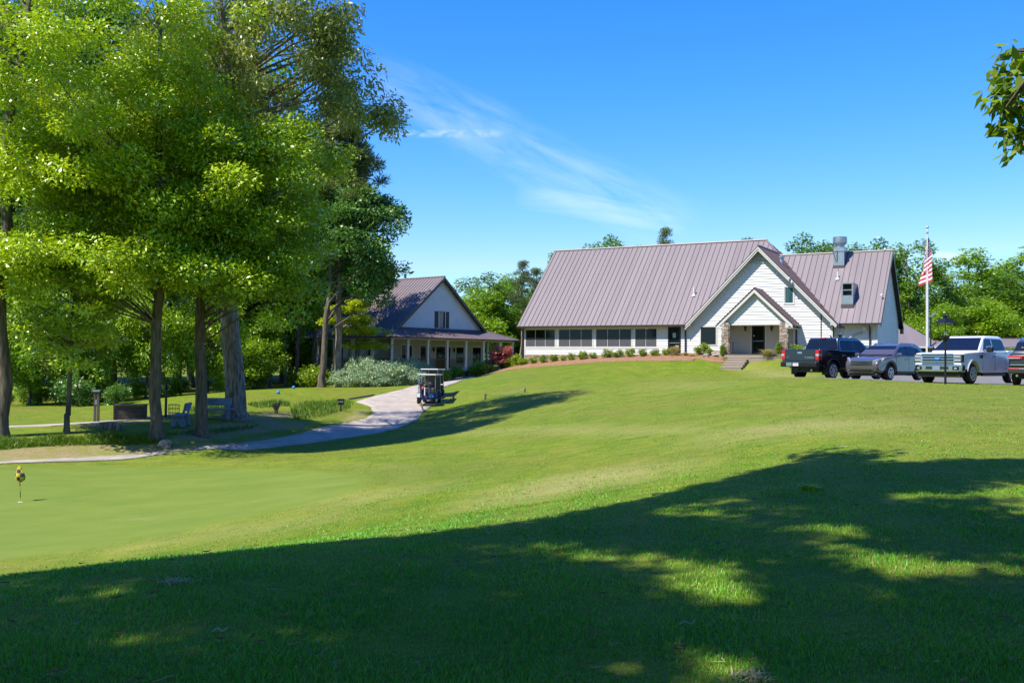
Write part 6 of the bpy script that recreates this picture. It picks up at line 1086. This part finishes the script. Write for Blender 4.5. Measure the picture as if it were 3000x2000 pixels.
for i, (tx, ty) in enumerate(TR):
    cl_ = np.array(clumps[i])
    if len(cl_) < 3: continue
    rr = cl_[:, 3]; v, t = leaves(cl_[:, :3], rr, (330*(rr/.8)**2).astype(int)+12, .18, rg, .6, .5, .5); make_tree('shade_tree', (tx, ty, h(tx, ty)), labs[i], 'shade trees around the viewer', mb_mesh(trunk_limbs(18, .3, cl_[:, :3], rg, nlimb=26, first=.45, top=.9, limb_r=.6), 'trunk'), leafmesh('crown', v, t), M['bark'], LEAF['forest'])
# the near tree whose low branch hangs into the upper right of the picture
nt_base = np.array([8.2, 6.4, h(8.2, 6.4)]); rg = np.random.default_rng(23); tips = [(2975, 150, 8.4), (2935, 215, 8.5), (2985, 235, 8.3), (2915, 275, 8.6), (2950, 300, 8.5), (3000, 300, 8.4), (2935, 335, 8.5), (3010, 180, 8.2), (2990, 360, 8.5), (2955, 385, 8.5), (3010, 390, 8.3), (3000, 445, 8.4), (3040, 260, 8.2), (3060, 350, 8.2)]
low_c = np.array([P(*t_)-nt_base for t_ in tips]); up_c = crown_points(90, rg, 10.5, 3.2, 4.2, cx=1.5, cy=1.0)
v1, t1 = leaves(low_c, np.full(len(low_c), .15), np.full(len(low_c), 34), .115, rg, .8, .5, .5, .42, .9); v2, t2 = leaves(up_c, rg.uniform(.6, 1.0, 90), np.full(90, 160), .13, rg, .7)
make_tree('ash_tree', nt_base, 'near tree whose low leafy branch hangs into the upper right corner', None, mb_mesh(trunk_limbs(13, .2, np.vstack([low_c, low_c, up_c[:30]]), rg, nlimb=58, first=.3), 'trunk'), leafmesh('crown', np.vstack([v1, v2]), np.concatenate([t1, t2])), M['bark'], LEAF['near'])

# ------------------------------------------------------------------ grass blades on the near slope, long grass on the banks, litter
LEAF['turf'] = leafmat('turf_blade', (.025, .17, .008), (.10, .40, .010), (.30, .50, .04), .3, .3)
def field(n, xy, hgt, w, rg, lean=.5):
    z = H(xy[:, 0], xy[:, 1]); a = rg.uniform(0, 6.283, n); l = hgt*rg.uniform(.35, 1.35, n)*(.75+.35*np.sin(xy[:, 0]*3.1+xy[:, 1]*2.3)*np.sin(xy[:, 0]*1.7-xy[:, 1]*2.9)); b = l*lean*rg.uniform(.2, 1.3, n); d = np.stack([np.cos(a), np.sin(a)], -1); sd = np.stack([-d[:, 1], d[:, 0]], -1)*(w*rg.uniform(.7, 1.2, n))[:, None]*.5
    p0 = np.c_[xy, z-.006]; up_ = np.array([0, 0, 1.])
    V_ = np.stack([p0-np.c_[sd, np.zeros(n)], p0+np.c_[sd, np.zeros(n)], p0+np.c_[d*(b*.35)[:, None]+sd*.8, l*.6], p0+np.c_[d*(b*.35)[:, None]-sd*.8, l*.6], p0+np.c_[d*b[:, None], l*.95]], 1)
    base = np.arange(n)[:, None]*5; f4 = base+np.array([0, 1, 2, 3]); f3 = np.c_[base+np.array([3, 2, 4]), base[:, 0]+4]; return V_.reshape(-1, 3), f4, (base+np.array([3, 2, 4]))
def fieldobj(name, xy, hgt, w, rg, m, lean=.5):
    n = len(xy); v, f4, f3 = field(n, xy, hgt, w, rg, lean); me = bpy.data.meshes.new(name); v = v.astype(np.float32)
    me.vertices.add(len(v)); me.vertices.foreach_set('co', v.ravel()); li = np.concatenate([f4.ravel(), f3.ravel()]).astype(np.int32); me.loops.add(len(li)); me.loops.foreach_set('vertex_index', li); me.polygons.add(2*n)
    me.polygons.foreach_set('loop_start', np.concatenate([np.arange(n)*4, 4*n+np.arange(n)*3]).astype(np.int32)); me.polygons.foreach_set('loop_total', np.r_[np.full(n, 4), np.full(n, 3)].astype(np.int32)); me.update(calc_edges=True)
    at_ = me.attributes.new('tint', 'FLOAT', 'POINT'); patch = .5+.28*np.sin(xy[:, 0]*1.3+np.sin(xy[:, 1]*.9)*1.5)*np.sin(xy[:, 1]*1.1+.7); tt = np.clip(patch*.6+rg.random(n)*.5-.05, 0, 1); at_.data.foreach_set('value', np.repeat(tt, 5).astype(np.float32)); return tag(link(name, me, m), kind='stuff')
rg = np.random.default_rng(31); n = 300000; y = np.exp(rg.uniform(math.log(3.9), math.log(22), n)); keep = rg.random(n) < np.clip((21-y)/10, .06, 1); y = y[keep]; n = len(y); x = rg.uniform(-.57, .57, n)*y; ok = (sdist(x, y, GREEN) < -.15); xy = np.stack([x, y], -1)[ok]; sc = (1+np.maximum(0, xy[:, 1]-5)/9)
fieldobj('grass', xy, .046*np.clip(1.25-xy[:, 1]/26, .45, 1.1), .0040*sc, rg, LEAF['turf'], .9)
rg = np.random.default_rng(36); n = 190000; y = np.exp(rg.uniform(math.log(12.5), math.log(64), n)); x = rg.uniform(-.6, .6, n)*y; xy2 = np.stack([x, y], -1)
bad = (sdist(x, y, GREEN) > -.1) | inpoly(x, y, np.vstack([[[-30, 36, 0]], fe[:, :3], nee, [[-30, 32.6, 0]]])) | inpoly(x, y, np.array([(11.8, 46.2), (13.2, 44.3), (15.4, 42.2), (16.9, 39.9), (18.2, 38.7), (20.6, 37.6), (24, 36.6), (30, 35), (60, 34), (60, 66), (20, 66)])) | inpoly(x, y, SAND) | inpoly(x, y, np.array(bl))
xy2 = xy2[~bad]; s2 = xy2[:, 1]; dr = np.zeros(len(xy2))
for p_, w_, k_ in DRY: dr = np.maximum(dr, soft(sdist(xy2[:, 0], xy2[:, 1], p_), w_)*k_)
isdry = rg.random(len(xy2)) < .16+.6*dr
LEAF['mown'] = leafmat('mown_blade', (.08, .20, .008), (.20, .34, .013), (.36, .42, .035), .3, .15); LEAF['hay'] = leafmat('hay_blade', (.26, .25, .06), (.42, .37, .13), (.60, .50, .24), .3, .15)
fieldobj('mown_grass', xy2[~isdry], .020+.0002*s2[~isdry], .0042*(1+s2[~isdry]/9), rg, LEAF['mown'], 1.3); fieldobj('dry_grass', xy2[isdry], .018+.0002*s2[isdry], .0040*(1+s2[isdry]/9), rg, LEAF['hay'], 1.6)
straw = np.random.default_rng(34).random(len(xy)) < .13; fieldobj('dry_grass', xy[straw]+.03, .035*np.clip(1.25-xy[straw, 1]/26, .45, 1.1), .0034*sc[straw], rg, LEAF['fount'], 1.3)
def scatter(poly, n, rg): p = poly[:, :2]; q = rg.uniform(p.min(0), p.max(0), (n*3, 2)); q = q[inpoly(q[:, 0], q[:, 1], p)]; return q[:n]
rg = np.random.default_rng(32)
for pts, n_, hh, w in (([(-20, 1292), (150, 1282), (330, 1276), (480, 1284), (470, 1300), (300, 1302), (120, 1308), (-20, 1320)], 5200, .24, .016), ([(330, 1268), (480, 1272), (620, 1258), (760, 1245), (740, 1256), (560, 1276), (420, 1288)], 3000, .16, .016), ([(850, 1196), (900, 1180), (1000, 1172), (1035, 1182), (1020, 1200), (940, 1222), (860, 1230)], 4200, .27, .018), ([(545, 1206), (600, 1186), (690, 1182), (690, 1200), (590, 1212)], 1500, .35, .02), ([(720, 1186), (800, 1176), (850, 1180), (850, 1190), (760, 1196)], 1200, .26, .02)):
    fieldobj('long_grass', scatter(outline(pts), n_, rg), hh, w, rg, LEAF['blade'], .7)
ed = []
for line in (fe, nee):
    for a, b in zip(line[:-1], line[1:]): k_ = int(np.hypot(*(b-a)[:2])*55); ed.append(a[:2]+(b-a)[:2]*rg.random((k_, 1))+rg.normal(size=(k_, 2))*.07)
fieldobj('verge_grass', np.vstack(ed), .07, .016, rg, LEAF['mown'], 1.0)
rg = np.random.default_rng(33); mb = MB()
for k in range(300):                                   # brown catkins, straw and twigs lying in the turf
    yy = math.exp(rg.uniform(math.log(4.2), math.log(16))); xx = rg.uniform(-.55, .55)*yy
    if sdist(np.array([xx]), np.array([yy]), GREEN)[0] > -.3: continue
    q = np.array([xx, yy, h(xx, yy)+.03]); a = rg.uniform(0, 6.28); L_ = rg.uniform(.03, .09); pts = [q+np.array([math.cos(a+i*.35*rg.uniform(-1, 1))*L_*i/3, math.sin(a+i*.3)*L_*i/3, rg.uniform(0, .012)]) for i in range(4)]; mb.tint = rg.random()*.97; mb.tube(pts, [.004, .006, .005, .003] if mb.tint < .7 else [.002]*4, 4, False)
mb.tint = 0; tag(mb.build('leaf_litter', mat('litter', (.9, .9, .9), .9, 0, .1, tint=[(.30, .15, .07), (.42, .24, .1), (.22, .12, .07), (.45, .30, .16), (.5, .42, .28)])), kind='stuff')
for i, (px, py, r_, hh, lab) in enumerate(((2370, 1434, .16, .12, 'bright weed tuft in the shaded right part of the near slope'), (510, 1712, .10, .07, 'pale wispy tuft on the shaded left slope'), (2200, 1995, .1, .07, 'wispy straw tuft at the bottom edge of the slope'))):
    o = bladeobj('weed_tuft', *blades(110, np.random.default_rng(40+i), .05, hh, .012, r_, 1.0), LEAF['dogwood' if i == 0 else 'fount']); o.location = G(px, py); tag(o, lab, 'weed')
rg = np.random.default_rng(50)
for px, py, L_, lab in ((2450, 1312, .32, 'pale bare stick on the sunlit slope beyond the shade'), (1990, 1835, .10, 'thin curved twig in the shade of the near slope'), (620, 1856, .09, 'pale straw twig left in the near shade')):
    q = G(px, py); o = MB().tube([(0, 0, .015), (L_*.35, .02, .03), (L_*.7, -.01, .02), (L_, .03, .035)], [.004, .005, .004, .002], 6).build('stick', M['rope']); o.location = q; tag(o, lab, 'stick')
